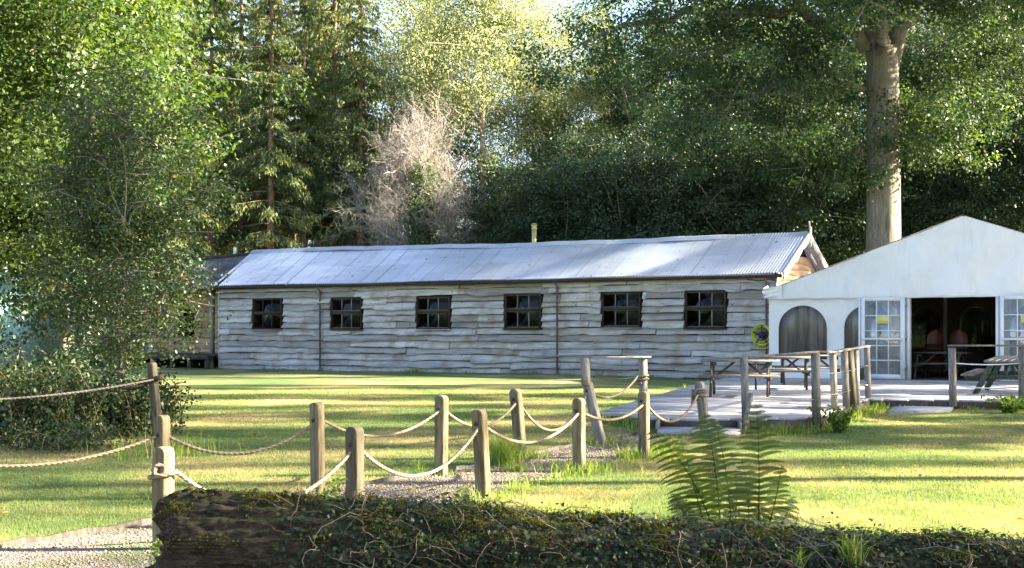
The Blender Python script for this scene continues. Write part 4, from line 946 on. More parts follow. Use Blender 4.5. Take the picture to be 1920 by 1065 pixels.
# ---------------------------------------------------------------- fern
M_fern = leaf_mat('fern', [(0, (.018, .038, .008)), (.5, (.040, .075, .013)), (1, (.085, .13, .024))], .3, .55, .25, (1.7, 1.6, .4))
M_stem = plain('fern_stem', (.11, .09, .03), .7)
fern = thing('fern', 'tall green fern growing behind the log, fronds spread against the sunny lawn', 'fern', (0, 0, 0))
def frond(base, mid, tip, Lmax, n=30, side=(1, 0, 0), seed=0, t0=.18, droop=.25):
    rg = np.random.default_rng(seed); base, mid, tip = map(np.array, (base, mid, tip)); b = MB()
    t = np.linspace(0, 1, 40)[:, None]; P = (1-t)**2 * base + 2*t*(1-t) * mid + t**2 * tip
    b.tube(P, np.linspace(.006, .0012, 40), 5, rnd=0.1); side = np.array(side, float)
    V = []; Q = []; rvs = []
    for k in range(n):
        u_ = t0 + (1 - t0) * (k + .5) / n; f_ = u_ * 39; i = int(f_); i = min(i, 38); p0 = P[i] * (1 - f_ + i) + P[i+1] * (f_ - i); T = P[i+1] - P[i]; T /= np.linalg.norm(T)
        s_ = side - T * side.dot(T); s_ /= np.linalg.norm(s_); nrm = np.cross(s_, T)
        prof = min(1, (u_ - t0) / .22 + .30) * (max(0, 1 - ((u_ - .42) / .60) ** 2) if u_ > .42 else 1) ** .75
        for sg in (-1, 1):
            L = Lmax * max(.04, prof) * rg.uniform(.9, 1.05); m = max(5, int(L / .0105))
            dirv = s_ * sg * .94 + T * .30 + nrm * rg.normal(0, .16) + T * rg.normal(0, .07); dirv /= np.linalg.norm(dirv)
            wdt = .0105 * min(1, L / .05) + .003; rv = np.clip(rg.normal(.5, .2), 0, 1)
            wv_ = np.cross(dirv, nrm); wv_ /= np.linalg.norm(wv_)
            for j in range(m):
                a0 = j / m; a1_ = (j + .92) / m; am = (j + 1.05) / m
                w0 = wdt * (1 - a0 ** 2.2) * 1.0 + .001
                q0 = p0 + dirv * L * a0 - np.array([0, 0, droop * L * a0 ** 2]); q1 = p0 + dirv * L * a1_ - np.array([0, 0, droop * L * a1_ ** 2]); qm = p0 + dirv * L * am - np.array([0, 0, droop * L * am ** 2])
                for e_ in (-1, 1):
                    o_ = len(V); V += [q0, q1, qm + wv_ * e_ * w0, q0 + wv_ * e_ * w0 * .8 + dirv * .002]; Q.append([o_, o_+1, o_+2, o_+3]); rvs.append(rv)
    b.add(np.array(V), Q, rnd=np.array(rvs)); b.build('frond', M_fern, fern)
FB = 8.75
fb = lambda x, y, d=0: tuple(at(x, y, FB + d))
frond(fb(1345, 1040), fb(1325, 900), fb(1222, 806, -.25), .20, 19, (.75, -.5, .3), 1)
frond(fb(1352, 1040), fb(1350, 880), fb(1320, 778, .1), .21, 19, (1, -.1, 0), 2)
frond(fb(1372, 1040), fb(1372, 880), fb(1336, 784, .35), .17, 18, (1, .3, 0), 3)
frond(fb(1420, 1040), fb(1428, 900), fb(1418, 757, 0), .205, 20, (1, .05, 0), 4)
frond(fb(1400, 1040), fb(1412, 960), fb(1392, 862, .2), .15, 15, (1, -.3, 0), 5)
frond(fb(1425, 1040), fb(1455, 950), fb(1466, 872, -.1), .13, 14, (.8, .5, 0), 6)
frond(fb(1338, 1040), fb(1305, 930), fb(1275, 815, .3), .14, 15, (.9, .4, 0), 7)
frond(fb(1360, 1040), fb(1395, 960), fb(1372, 850, .3), .16, 15, (1, .4, .1), 8)
frond(fb(1335, 1040), fb(1290, 980), fb(1262, 925, .2), .12, 20, (.6, .5, .5), 9)
frond(fb(1430, 1040), fb(1470, 985), fb(1488, 930, .25), .10, 18, (.6, .5, .4), 10)

# ---------------------------------------------------------------- small plants
M_weed = leaf_mat('weed_leaves', [(0, (.04, .08, .015)), (.5, (.10, .17, .03)), (1, (.20, .28, .06))], .4, .6, .2)
M_brown = leaf_mat('dry_flower', [(0, (.05, .035, .015)), (1, (.16, .11, .05))], .2, .8, .1)
leaf_shape = np.array([[0, -.5], [.17, -.22], [.2, .05], [.1, .3], [0, .5], [-.1, .3], [-.2, .05], [-.17, -.22]])
def weed(label, x, D, h, n, spread=.12, seed=0, ls=.05, kind='weed'):
    rg = np.random.default_rng(seed); p_ = at(x, 900, D); z0 = gz(p_.x, D); t = thing('weed_plant', label, kind, (p_.x, D, z0)); st = MB(); lv = MB()
    C = []; Nn = []
    for k in range(n):
        a = rg.uniform(0, 6.28); r0 = rg.uniform(0, spread * .5); hh = h * rg.uniform(.55, 1.0); lx, ly = rg.normal(0, spread, 2)
        P_ = [(r0 * math.cos(a) + lx * u_ ** 1.5, r0 * math.sin(a) + ly * u_ ** 1.5, hh * u_) for u_ in np.linspace(0, 1, 8)]; st.tube(P_, np.linspace(.004, .0015, 8), 5)
        for u_ in np.arange(.12, 1, .045): 
            for _ in range(2): q_ = np.array(P_[int(u_ * 7)]); C.append(q_ + rg.normal(0, .022, 3)); Nn.append(rg.normal(0, .7, 3) + [0, -.3, .7])
    shaped_leaves(lv, np.array(C), np.array(Nn), rg.uniform(.6, 1.2, len(C)) * ls, leaf_shape, rg)
    st.build('stem', M_stem, t); lv.build('leaves', M_weed, t); return t
weed('spindly thistle-like weed at the foot of the central rope post', 862, 9.9, .60, 9, .09, 1, .05)
weed('lower leafy weed left of the thistle, on the path edge behind the log', 835, 9.7, .34, 10, .12, 2, .04)
weed('leafy weed between the central post and the sunny lawn', 915, 9.8, .32, 12, .12, 3, .045)
weed('climbing weed with pointed leaves beside the short dark post', 628, 11.2, .52, 4, .05, 4, .07)
weed('small green shoots growing at the foot of the front left post', 298, 9.2, .34, 10, .12, 5, .04)
weed('bright fresh green clump at the deck corner under the railing', 1575, 21.0, .42, 22, .16, 6, .09)
weed('dark leafy clump against the right-hand deck fascia', 1895, 25.6, .35, 22, .25, 7, .09)
weed('thin seedling stem standing right of the fern', 1478, 8.9, .55, 2, .05, 8, .03)
M_grassblade = None
def grass_mat():
    m, nt, b_ = new_mat('grass_blades'); v = coords(nt); a = noise(nt, v, .35, 5, .6, .3)
    col = ramp(nt, a, [(.30, (.10, .165, .058)), (.47, (.165, .22, .085)), (.58, (.30, .28, .14)), (.72, (.46, .39, .22))])
    col = mix(nt, 1.0, col, ramp(nt, rndattr(nt), [(0, (.5, .6, .5)), (.5, (1, 1, 1)), (1, (1.6, 1.35, 1.2))]), 'MULTIPLY')
    nt.links.new(col, b_.inputs['Base Color']); b_.inputs['Roughness'].default_value = .7; b_.inputs['Specular IOR Level'].default_value = .2
    tr = N(nt, 'ShaderNodeBsdfTranslucent'); nt.links.new(mix(nt, 1.0, col, (1.5, 1.4, .7), 'MULTIPLY'), tr.inputs[0]); ms = N(nt, 'ShaderNodeMixShader'); ms.inputs[0].default_value = .4
    nt.links.new(b_.outputs[0], ms.inputs[1]); nt.links.new(tr.outputs[0], ms.inputs[2]); nt.links.new(ms.outputs[0], nt.nodes['Material Output'].inputs[0]); return m
M_grass = grass_mat()
M_tall = leaf_mat('long_grass', [(0, (.08, .15, .03)), (.5, (.16, .26, .05)), (.85, (.26, .34, .08)), (1, (.45, .38, .18))], .45, .6, .2)
def in_poly(px, py, poly):
    ins = np.zeros(len(px), bool); n_ = len(poly)
    for i in range(n_):
        x0, y0 = poly[i]; x1, y1 = poly[(i + 1) % n_]
        c_ = ((y0 > py) != (y1 > py)) & (px < (x1 - x0) * (py - y0) / ((y1 - y0) + 1e-12) + x0); ins ^= c_
    return ins
path_poly = [(p[0], p[1]) for p in A_] + [(p[0], p[1]) for p in B_[::-1]]
def blades(b, P, h, wd, rg, lean=.5, seg=1, rv=None):
    n_ = len(P); a = rg.random(n_) * 6.283; h = h * rg.uniform(.5, 1.2, n_); wd = np.broadcast_to(wd, (n_,)) * rg.uniform(.6, 1.2, n_)
    side = np.stack([np.cos(a), np.sin(a), np.zeros(n_)], -1); a2 = rg.random(n_) * 6.283; ln = h * lean * rg.random(n_)
    off = np.stack([np.cos(a2) * ln, np.sin(a2) * ln, h], -1); rv = rg.random(n_) if rv is None else rv
    if seg == 1:
        V = np.stack([P - side * wd[:, None], P + side * wd[:, None], P + off], 1); b.add(V.reshape(-1, 3), None, np.arange(n_ * 3).reshape(-1, 3), rnd=rv)
    else:
        mid = P + off * np.array([.35, .35, .6]); tip = P + off * np.array([1.3, 1.3, 1.0])
        V = np.stack([P - side * wd[:, None], P + side * wd[:, None], mid + side * wd[:, None] * .8, mid - side * wd[:, None] * .8, tip], 1)
        o_ = np.arange(n_)[:, None] * 5; b.add(V.reshape(-1, 3), o_ + [[0, 1, 2, 3]], o_ + [[3, 2, 4]], rnd=None if False else .5)
        b.rq[-1] = rv; b.rt[-1] = rv
rg = np.random.default_rng(33); n_ = 680000
Dd = 8.6 * (34 / 8.6) ** rg.random(n_) ; k_ = rg.uniform(-.50, .52, n_); Xg = k_ * Dd; Yg = Dd
keep = ~in_poly(Xg, Yg, path_poly) | (rg.random(n_) < .035)
keep &= ~in_poly(Xg, Yg, poly); Xg, Yg = Xg[keep], Yg[keep]
P_ = np.stack([Xg, Yg, ground(Xg, Yg)], -1); b = MB(); blades(b, P_, .012 + .024 * np.clip(1.15 - Yg / 40, .5, 1), np.clip(Yg * .00022, .0022, .0075), rg, .8)
tag(b.build('lawn_grass', M_grass), 'short mown lawn grass, green with straw-coloured patches', 'grass', kind='stuff')
# longer grass at post feet, along the path edge and the deck
pts = []
for key, cnt, sp_, hh in (('b4', 260, .22, .16), ('b5', 330, .22, .14), ('b3', 160, .2, .10), ('a4', 260, .16, .14), ('a3', 60, .14, .09), ('a2', 60, .14, .09), ('a5', 260, .3, .10), ('b2', 80, .2, .1), ('a1', 60, .2, .1), ('b6', 60, .15, .1), ('c1', 200, .35, .3)):
    c_ = G[key][1]; q_ = rg.normal(0, sp_, (cnt, 2)); pts.append(np.stack([c_.x + q_[:, 0] + .03, c_.y + q_[:, 1] * .8, np.full(cnt, hh)], -1))
def along(P_, cnt, sp_, hh):
    P_ = resample(P_, 200); i = rg.integers(0, 200, cnt); q_ = rg.normal(0, sp_, (cnt, 2)); pts.append(np.stack([P_[i, 0] + q_[:, 0], P_[i, 1] + q_[:, 1], hh * (.25 + 1.5 * np.clip(np.sin(i * .23 + cnt) * np.sin(i * .091 + hh * 50) + .25 * np.sin(i * .71), 0, 1) + .3 * rg.random(cnt))], -1))
along(npx[6:], 1400, .09, .10); along(fp[2:], 500, .10, .05)
w2 = [Vector((p[0], p[1], 0)) for p in poly]
off = Vector((.05, -.18, 0)); along([w2[0] + off, w2[1] + Vector((-.1, -.1, 0))], 900, .10, .12); along([w2[2] + off + Vector((.3, 0, 0)), w2[3] + off], 1100, .10, .10); along([w2[3] + off, w2[4] + Vector((.2, -.2, 0))], 1300, .12, .12)
along([w2[4] + Vector((.1, -.25, 0)), w2[5] + Vector((0, -.3, 0)), w2[5] + Vector((3, -.6, 0))], 1100, .10, .05); along([w2[0], Vector((p1.x, p1.y, 0))], 800, .10, .09)
hw0 = HC + Vv * -.1; along([hw0, HC + U * -HL + Vv * -.1], 2500, .08, .07)
along([gp(700, 965), gp(940, 960), gp(1240, 985)], 1200, .16, .10); along([gp(1240, 990), gp(1900, 1010)], 1500, .12, .05)
Q_ = np.concatenate(pts); Q_ = Q_[~in_poly(Q_[:, 0], Q_[:, 1], poly)]
b = MB(); blades(b, np.stack([Q_[:, 0], Q_[:, 1], ground(Q_[:, 0], Q_[:, 1])], -1), Q_[:, 2], np.clip(Q_[:, 1] * .0003, .003, .008), rg, .7, 2)
tag(b.build('long_grass', M_tall), 'longer uncut grass round the posts, deck edge and path edge', 'grass', kind='stuff')
def tuft(label, c_, cnt, h, sp_, seed, mat=M_tall):
    rg = np.random.default_rng(seed); q_ = rg.normal(0, sp_, (cnt, 2)); b = MB(); P_ = np.stack([q_[:, 0], q_[:, 1], np.zeros(cnt)], -1); blades(b, P_, h, .0035, rg, 1.0, 2)
    tag(b.build('grass_tuft', mat, loc=(c_[0], c_[1], gz(c_[0], c_[1]) if len(c_) < 3 else c_[2])), label, 'grass tuft')
c_ = gp(942, 872); tuft('bushy dark grass tuft left of the leaning pale post', (c_.x, c_.y), 700, .34, .10, 1)
c_ = gp(965, 884); tuft('low bright green tuft at the gravel edge', (c_.x, c_.y), 220, .10, .08, 2)
p_ = log_pt((1605 - 960) / F * 7.6, 2.5, 0)[0]; tuft('spiky bright green grass tuft growing out of the log near the right', tuple(p_), 110, .17, .025, 3)
p_ = log_pt((1500 - 960) / F * 7.6, 2.6, 0)[0]; tuft('small spiky grass tuft on the log right of the fern', tuple(p_), 26, .12, .015, 4)
c_ = gp(520, 890); tuft('thin pale grass sprig on the path left of centre', (G['a3'][1].x - .22, G['a3'][1].y - .1), 26, .22, .03, 5)
# fallen leaves on the lawn
rg = np.random.default_rng(5); n_ = 260; Dd = rg.uniform(11, 24, n_); Xg = rg.uniform(-.37, .37, n_) * Dd; C = np.stack([Xg, Dd, ground(Xg, Dd) + .035], -1); Nn = rg.normal(0, .3, (n_, 3)) + [0, 0, 1]
b = MB(); shaped_leaves(b, C, Nn, rg.uniform(.03, .07, n_), leaf_shape * 1.3, rg); M_fallen = leaf_mat('fallen_leaves', [(0, (.25, .12, .03)), (1, (.55, .38, .10))], .2, .8, .1)
tag(b.build('fallen_leaves', M_fallen), 'scattered fallen yellow and brown leaves on the lawn', 'leaves', kind='stuff')
# unseen trees of the wood edge right of the frame, set out for their shadows: x, y, size, kind
SHADE = [(25, 58, .8, 'o'), (29, 48.8, .95, 's'), (31, 45.6, 1.0, 's'), (27, 42, .8, 'd'), (25, 36.5, .9, 's'), (27, 31, .95, 's'), (25, 25.5, .9, 's'), (26, 20.8, .8, 's'), (30, 23.4, .72, 's'), (36, 19.0, .78, 's'),
         (18.0, 16.0, 1.45, 'g'), (21, 22, 1.5, 'g'), (30, 8.0, .85, 'o'), (30, -2, .8, 'o'), (36, 56, 1.0, 's'), (36, 39, 1.0, 's'), (35, 33, 1.0, 's'), (36, 28.5, 1.0, 's'), (35, 23, 1.0, 's'), (20, 66, .9, 'o')]
# ---------------------------------------------------------------- trees
def bez(a, m, c, n=8):
    t = np.linspace(0, 1, n)[:, None]; return (1-t)**2 * a + 2*t*(1-t) * m + t**2 * c
def broadleaf(seed, H, base_h, Rr, trunk_r, nlimb=9, nclump=140, nleaf=260, leaf=.10, clump_r=.65, flat=.6, lean=(0, 0), off=(0, 0), droop=0.0, shell=2.2, uneven=.28, bare=0, sun_only=False, fork=None):
    """returns (wood MB, leaf MB) round the origin"""
    rg = np.random.default_rng(seed); wood, lf = MB(), MB()
    cz = (H + base_h) / 2; sz = (H - base_h) / 2; cx, cy = off
    T = np.array([[lean[0] * t ** 1.5, lean[1] * t ** 1.5, H * .82 * t] for t in np.linspace(0, 1, 14)]); T[:, :2] += rg.normal(0, .04, (14, 2)) * np.linspace(0, 1, 14)[:, None]
    rad = trunk_r * (1 - .72 * np.linspace(0, 1, 14)); rad[0] *= 1.25; wood.tube(T, rad, 14, rnd=.5)
    ph = rg.uniform(0, 6.28, 6)
    C = []
    while len(C) < nclump:
        d = rg.normal(size=3); d /= np.linalg.norm(d); az = math.atan2(d[1], d[0])
        m = 1 + uneven * (math.sin(3*az + ph[0]) * .5 + math.sin(5*az + ph[1] + 3*d[2]) * .4 + math.sin(7*d[2] + ph[2]) * .4)
        r_ = rg.random() ** (1 / shell) * m
        C.append([cx + d[0] * Rr * r_, cy + d[1] * Rr * r_, cz + d[2] * sz * r_])
    C = np.array(C); C[:, 2] = np.maximum(C[:, 2], base_h * .9 + .3 * rg.random(len(C)))
    tips = C[rg.permutation(len(C))[:nlimb]]; limbs = []
    for tp in tips:
        hz_ = np.clip(tp[2] - rg.uniform(.15, .45) * np.hypot(tp[0], tp[1]) - .5, H * .12, H * .78); u_ = hz_ / (H * .82); i = min(int(u_ * 13), 12); f = u_ * 13 - i
        a = T[i] * (1 - f) + T[i + 1] * f; mid = (a + tp) / 2 + np.array([0, 0, .12 * np.linalg.norm(tp - a)]) + rg.normal(0, .2, 3)
        L = bez(a, mid, tp, 12); L[1:-1] += rg.normal(0, .05 * Rr / 4, (10, 3)); limbs.append(L); wood.tube(L, np.linspace(trunk_r * .38, trunk_r * .08, 12), 8, rnd=.5)
    LP = np.concatenate([l[2:] for l in limbs] + [T[5:]])
    allc = []
    for c in C:
        dd = np.linalg.norm(LP - c, axis=1) + .6 * np.maximum(0, LP[:, 2] - c[2]); p = LP[dd.argmin()]
        mid = (p + c) / 2 + rg.normal(0, .15, 3); wood.tube(bez(p, mid, c, 6), np.linspace(trunk_r * .09 + .01, .008, 6), 5, caps=False, rnd=.5)
        for _ in range(3):
            e_ = c + rg.normal(0, clump_r * .8, 3) * [1, 1, .5]; wood.tube(bez(c, (c + e_) / 2 + rg.normal(0, .08, 3), e_, 4), [.012, .009, .006, .003], 4, caps=False, rnd=.5); 
            if bare < 1: allc.append(e_)
        if bare < 1: allc.append(c)
    allc = np.array(allc); n = len(allc); k = max(4, int(nleaf / 4)); tone = rg.normal(0, .13, n); cnt = rg.poisson(k, n)
    idx = np.repeat(np.arange(n), cnt); dP = rg.normal(0, 1, (len(idx), 3)); P = allc[idx] + dP * clump_r * .46 * [1, 1, flat]; nr = dP / np.linalg.norm(dP, axis=1)[:, None] + [0, 0, .7] + rg.normal(0, .55, dP.shape)
    if droop: P[:, 2] -= droop * rg.random(len(P)) ** 2
    quads(lf, P, leaf * rg.uniform(.6, 1.25, len(P)), rg, rv=np.clip(.45 + tone[idx] + rg.normal(0, .16, len(P)), 0, 1), w=.62, nrm=nr)
    return wood, lf
def spruce(seed, H, Rr, trunk_r, clear=.12, step=.42, gap=.0, dens=1.0):
    rg = np.random.default_rng(seed); wood, lf = MB(), MB()
    T = np.array([[0, 0, H * t] for t in np.linspace(0, 1, 20)]); T[:, :2] += np.cumsum(rg.normal(0, .02, (20, 2)), 0); wood.tube(T, trunk_r * (1 - .93 * np.linspace(0, 1, 20)), 9, rnd=.5)
    z = H * clear * .4; PC = []; rv = []; DV = []
    while z < H - .3:
        f = z / H; live = f > clear + rg.normal(0, .03); nb = rg.integers(3, 6)
        for _ in range(nb):
            a = rg.uniform(0, 6.28); L = Rr * (1 - f) ** .75 * rg.uniform(.55, 1.15) * (.6 if not live else 1); L = max(L, .25)
            if not live and rg.random() < .5: continue
            i = min(int(f * 19), 18); o = T[i] * (1 - f * 19 + i) + T[i+1] * (f * 19 - i); o = np.array([o[0], o[1], z])
            dr = rg.uniform(.18, .38) * L; t = np.linspace(0, 1, 9); dirx = np.array([math.cos(a), math.sin(a), 0])
            B = o + dirx * (L * t)[:, None] + np.array([0, 0, 1]) * (.18 * L * t - (dr + .18 * L) * t ** 1.6 + .12 * L * t ** 4)[:, None]
            wood.tube(B, np.linspace(.035 * (1 - f) + .012, .006, 9), 4, caps=False, rnd=.5)
            if not live: continue
            n = int(L * 46 * dens); u_ = rg.random(n) ** .75; j = np.minimum((u_ * 8).astype(int), 7); fr = u_ * 8 - j; Pb = B[j] * (1 - fr)[:, None] + B[j+1] * fr[:, None]
            sd = np.array([-dirx[1], dirx[0], 0]); lat = rg.normal(0, .16 + .14 * L / Rr, n) * (.35 + u_ * .65); hang = rg.random(n) * (.18 + .30 * np.minimum(1, L / 2.5)) * u_
            Pc = Pb + sd * lat[:, None] - np.array([0, 0, 1]) * (hang + np.abs(lat) * .35)[:, None]
            PC.append(Pc); tone = rg.normal(0, .12); rv.append(np.clip(.4 + tone + .25 * (u_ - .5) + rg.normal(0, .15, n), 0, 1))
            dv = sd * np.sign(lat)[:, None] * .35 + dirx * .35 - np.array([0, 0, 1]) * .75 + rg.normal(0, .28, (n, 3)); DV.append(dv)
        z += step * rg.uniform(.6, 1.3)
    P = np.concatenate(PC); D = np.concatenate(DV); D /= np.linalg.norm(D, axis=1)[:, None]; n = len(P); W = np.cross(D, rg.normal(size=(n, 3))); W /= np.linalg.norm(W, axis=1)[:, None]
    l_ = rg.uniform(.14, .34, n)[:, None]; w_ = rg.uniform(.022, .045, n)[:, None]
    V = np.stack([P - D * l_ * .5, P + W * w_, P + D * l_ * .5, P - W * w_], 1); lf.add(V.reshape(-1, 3), np.arange(n * 4).reshape(-1, 4), rnd=np.concatenate(rv)); return wood, lf
M_oakleaf = leaf_mat('oak_leaves', [(0, (.018, .045, .022)), (.4, (.042, .088, .042)), (.8, (.080, .14, .058)), (1, (.16, .21, .075))], .32, .5, .3, (1.9, 1.6, .4))
M_leftleaf = leaf_mat('bright_broad_leaves', [(0, (.024, .052, .016)), (.5, (.066, .118, .034)), (1, (.15, .20, .062))], .40, .5, .3, (1.6, 1.5, .4))
M_gold = leaf_mat('golden_lit_leaves', [(0, (.17, .21, .10)), (.5, (.28, .32, .17)), (1, (.42, .45, .26))], .50, .6, .2, (1.25, 1.25, .85))  # golden backlit sunlight is put into these pale leaf colours
M_darkleaf = leaf_mat('dark_understorey_leaves', [(0, (.018, .040, .024)), (.5, (.040, .078, .043)), (1, (.085, .135, .062))], .25, .45, .35, (1.6, 1.6, .5))
M_spruce = leaf_mat('spruce_needles', [(0, (.055, .095, .05)), (.5, (.13, .18, .08)), (.9, (.25, .27, .11)), (1, (.36, .33, .14))], .38, .65, .2, (1.7, 1.5, .5))
M_birchleaf = leaf_mat('young_birch_leaves', [(0, (.022, .046, .018)), (.55, (.055, .092, .034)), (.88, (.10, .14, .05)), (.93, (.36, .28, .05)), (1, (.52, .36, .06))], .38, .4, .4, (1.4, 1.4, .5))
M_bramble = leaf_mat('bramble_leaves', [(0, (.012, .028, .009)), (.5, (.028, .055, .017)), (.9, (.06, .095, .028)), (1, (.16, .13, .05))], .25, .5, .3)
def tree_from(parts, name, label, cat, loc, rot, mats, scale=1.0, group=None, sz=None):
    t = thing(name, label, cat, loc, rot, group)
    t.scale = (scale, scale, sz or scale); w_, l_ = parts
    for me, nm in ((w_, 'trunk'), (l_, 'crown')):
        if me is None: continue
        o = bpy.data.objects.new(nm, me); COL.objects.link(o); o.parent = t
    return t
def mk(gen, wm, lm): 
    a, c = gen; A = a.mesh('trunk', True); A.materials.append(wm); B = None
    if c is not None and c.n: B = c.mesh('crown'); B.materials.append(lm)
    return A, B
def P2(x, D): return ((x - 960) / F * D, D, gz((x - 960) / F * D, D))
# --- prototypes
SP = [mk(spruce(1, 25, 2.7, .20, .24, .34, dens=1.3), M_barkpine, M_spruce), mk(spruce(2, 23, 2.4, .18, .32, .34, dens=1.3), M_barkpine, M_spruce), mk(spruce(3, 27, 3.0, .22, .18, .34, dens=1.3), M_barkpine, M_spruce)]
GB = [mk(broadleaf(11, 19, 5.5, 3.6, .17, 12, 150, 300, .115, .75, .9, droop=.5, shell=2.0), M_barkbirch, M_gold), mk(broadleaf(12, 15, 4.0, 2.9, .14, 10, 110, 300, .115, .7, .9, droop=.4), M_barkbirch, M_gold)]
DK = [mk(broadleaf(21, 11, .8, 4.2, .22, 14, 230, 400, .12, .75, .6), M_bark, M_darkleaf), mk(broadleaf(22, 9, .5, 3.8, .2, 14, 210, 380, .11, .7, .6, uneven=.4), M_bark, M_darkleaf), mk(broadleaf(23, 14, 2.0, 4.6, .25, 14, 230, 400, .12, .8, .6), M_bark, M_darkleaf)]
OAK = [mk(broadleaf(31, 19, 6, 6.2, .35, 14, 230, 300, .14, .85, .55), M_barkoak, M_oakleaf)]

# --- young birch, left tree, brambles
x, y, z = P2(224, 21.5); A = mk(broadleaf(41, 5.9, .8, 1.32, .04, 12, 210, 170, .062, .34, .8, lean=(.15, 0), droop=.15, shell=1.7, uneven=.22), M_bark, M_birchleaf)
tree_from(A, 'young_birch', 'young birch with small green leaves turning yellow, left of the hut', 'tree', (x, y, z), 0, None)
x, y, z = P2(-150, 30); A = mk(broadleaf(42, 15.5, 1.9, 6.4, .42, 18, 520, 600, .12, .85, .6, shell=3.0, uneven=.2), M_bark, M_leftleaf)
tree_from(A, 'broadleaf_tree', 'large bright green broadleaf tree filling the upper left corner', 'tree', (x, y, z), 1.0, None)
x, y, z = P2(120, 33); A = mk(broadleaf(43, 7.5, .5, 2.5, .12, 12, 150, 260, .12, .6, .6), M_bark, M_darkleaf)
tree_from(A, 'small_tree', 'dark leafy small tree in the shade behind the young birch', 'tree', (x, y, z), 0, None)
def bush(label, x, D, rx, h, n, seed, leaf=.06, mat=None):
    rg = np.random.default_rng(seed); p_ = at(x, 800, D); z0 = gz(p_.x, D); t = thing('bramble_bush', label, 'bush', (p_.x, D, z0)); st = MB(); lf = MB(); C = []
    for k in range(int(n / 60)):
        a = rg.uniform(0, 6.28); L = rg.uniform(.4, 1.0); r_ = rx * L; hh = h * rg.uniform(.6, 1.1); s = np.array([rg.normal(0, rx * .5), rg.normal(0, rx * .35), 0]); e_ = s + [r_ * .7 * math.cos(a), r_ * .6 * math.sin(a), hh * rg.uniform(.1, .8)]
        m = (s + e_) / 2 + [0, 0, hh * .8]; B = bez(s, m, e_, 14); st.tube(B, np.linspace(.007, .003, 14), 4, caps=False); i = rg.integers(1, 14, 60); C.append(B[i] + rg.normal(0, .07, (60, 3)))
    C = np.concatenate(C); C[:, 2] = np.maximum(C[:, 2], .02); shaped_leaves(lf, C, rg.normal(0, .6, (len(C), 3)) + [0, -.3, .8], leaf * rg.uniform(.6, 1.3, len(C)), leaf_shape * [1.5, 1], rg)
    st.build('stems', M_stem, t); lf.build('leaves', mat or M_bramble, t)
bush('dense bramble bush at the far left edge under the big tree', 30, 19.5, 1.1, 1.15, 9000, 1)
bush('bramble bush in the middle of the left thicket, in front of the young birch', 150, 20.0, 1.0, 1.0, 9000, 2)
bush('bramble bush at the right end of the left thicket by the leaning pole', 245, 20.2, .62, .85, 6500, 3)
bush('low light green nettles along the front of the thicket', 90, 18.6, 1.2, .40, 3500, 4, .05)
bush('tall weeds behind the brambles below the far cabin', 60, 24, 1.3, 1.0, 5000, 5, .07)
# --- big oak behind the marquee
from mathutils import Matrix
ox, oy = (1655 - 960) / F * 52, 52; oz = gz(ox, oy)
wood = MB(); T = np.array([[0, 0, -.1], [0, 0, 1.5], [.02, 0, 4], [.03, 0, 7], [0, 0, 10], [-.02, 0, 12.2]]); T = resample(T, 18)
wood.tube(T, np.interp(np.linspace(0, 1, 18), [0, .1, .5, .9, 1], [.86, .70, .63, .60, .58]), 26, rnd=.5)
wood.tube(resample([(-.25, 0, 11.6), (-.45, .1, 13.2), (-.9, .3, 15.5), (-1.6, .5, 19)], 10), np.linspace(.36, .15, 10), 14, rnd=.5)
wood.tube(resample([(.28, 0, 11.4), (.62, -.05, 12.8), (1.1, -.2, 14), (2.2, -.6, 16.5), (3.2, -1, 18.5)], 12), np.linspace(.32, .12, 12), 14, rnd=.5)
lf = MB(); rg = np.random.default_rng(77); cl = []
def limb(P_, r0, r1): L = resample(P_, 16); L[1:-1] += rg.normal(0, .12, (14, 3)); wood.tube(L, np.linspace(r0, r1, 16), 8, rnd=.5); return L
LM = [limb([(-.6, 0, 12.2), (-3, -1, 13.4), (-6, -2.5, 13.2), (-9.5, -4, 12.2), (-11.5, -4.5, 11.4)], .30, .06), limb([(-.5, 0, 13.2), (-3.5, -3, 15), (-7, -5, 15.2), (-10.5, -6, 14.4)], .26, .06),
      limb([(-.9, .3, 15), (-4, 0, 17.5), (-8, -1, 18)], .22, .06), limb([(1, 0, 13.5), (4, -1.5, 14.6), (8, -3, 14.0)], .26, .06), limb([(0, -.4, 12.3), (-.6, -3, 13.6), (-1.6, -6, 12.9), (-2.6, -8, 12.4)], .22, .05),
      limb([(.3, -.3, 12.6), (1.5, -3.5, 14.0), (3, -6.5, 13.2)], .22, .05), limb([(-.5, .1, 10.6), (-2.6, -.8, 11.2), (-5, -1.8, 10.2), (-7, -2.2, 9.0)], .15, .04), limb([(-.5, 0, 8.2), (-1.6, -.6, 8.5), (-3.0, -1.0, 7.6)], .08, .02),
      limb([(2.2, -.6, 16), (6, -1, 18), (9, 0, 19)], .18, .05), limb([(-1.5, .5, 18), (-3, 1, 21), (-5, 0, 22)], .16, .04), limb([(.5, 0, 9.4), (1.3, -.8, 9.6), (2.0, -1.2, 8.9)], .07, .02)]
LPs = np.concatenate([l[3:] for l in LM])
for k in range(620):
    c0 = LPs[rg.integers(0, len(LPs))]; c_ = c0 + rg.normal(0, 1, 3) * [1.25, 1.25, .8]
    if c_[2] > 22: continue
    if abs(c_[0]) < 1.1 and c_[1] < .5 and c_[2] < 13.3 and c_[2] > 0 and rg.random() < .9: continue
    wood.tube(bez(c0, (c0 + c_) / 2 + rg.normal(0, .15, 3), c_, 5), [.03, .022, .015, .01, .006], 4, caps=False, rnd=.5)
    for _ in range(3): cl.append(c_ + rg.normal(0, .55, 3) * [1, 1, .5])
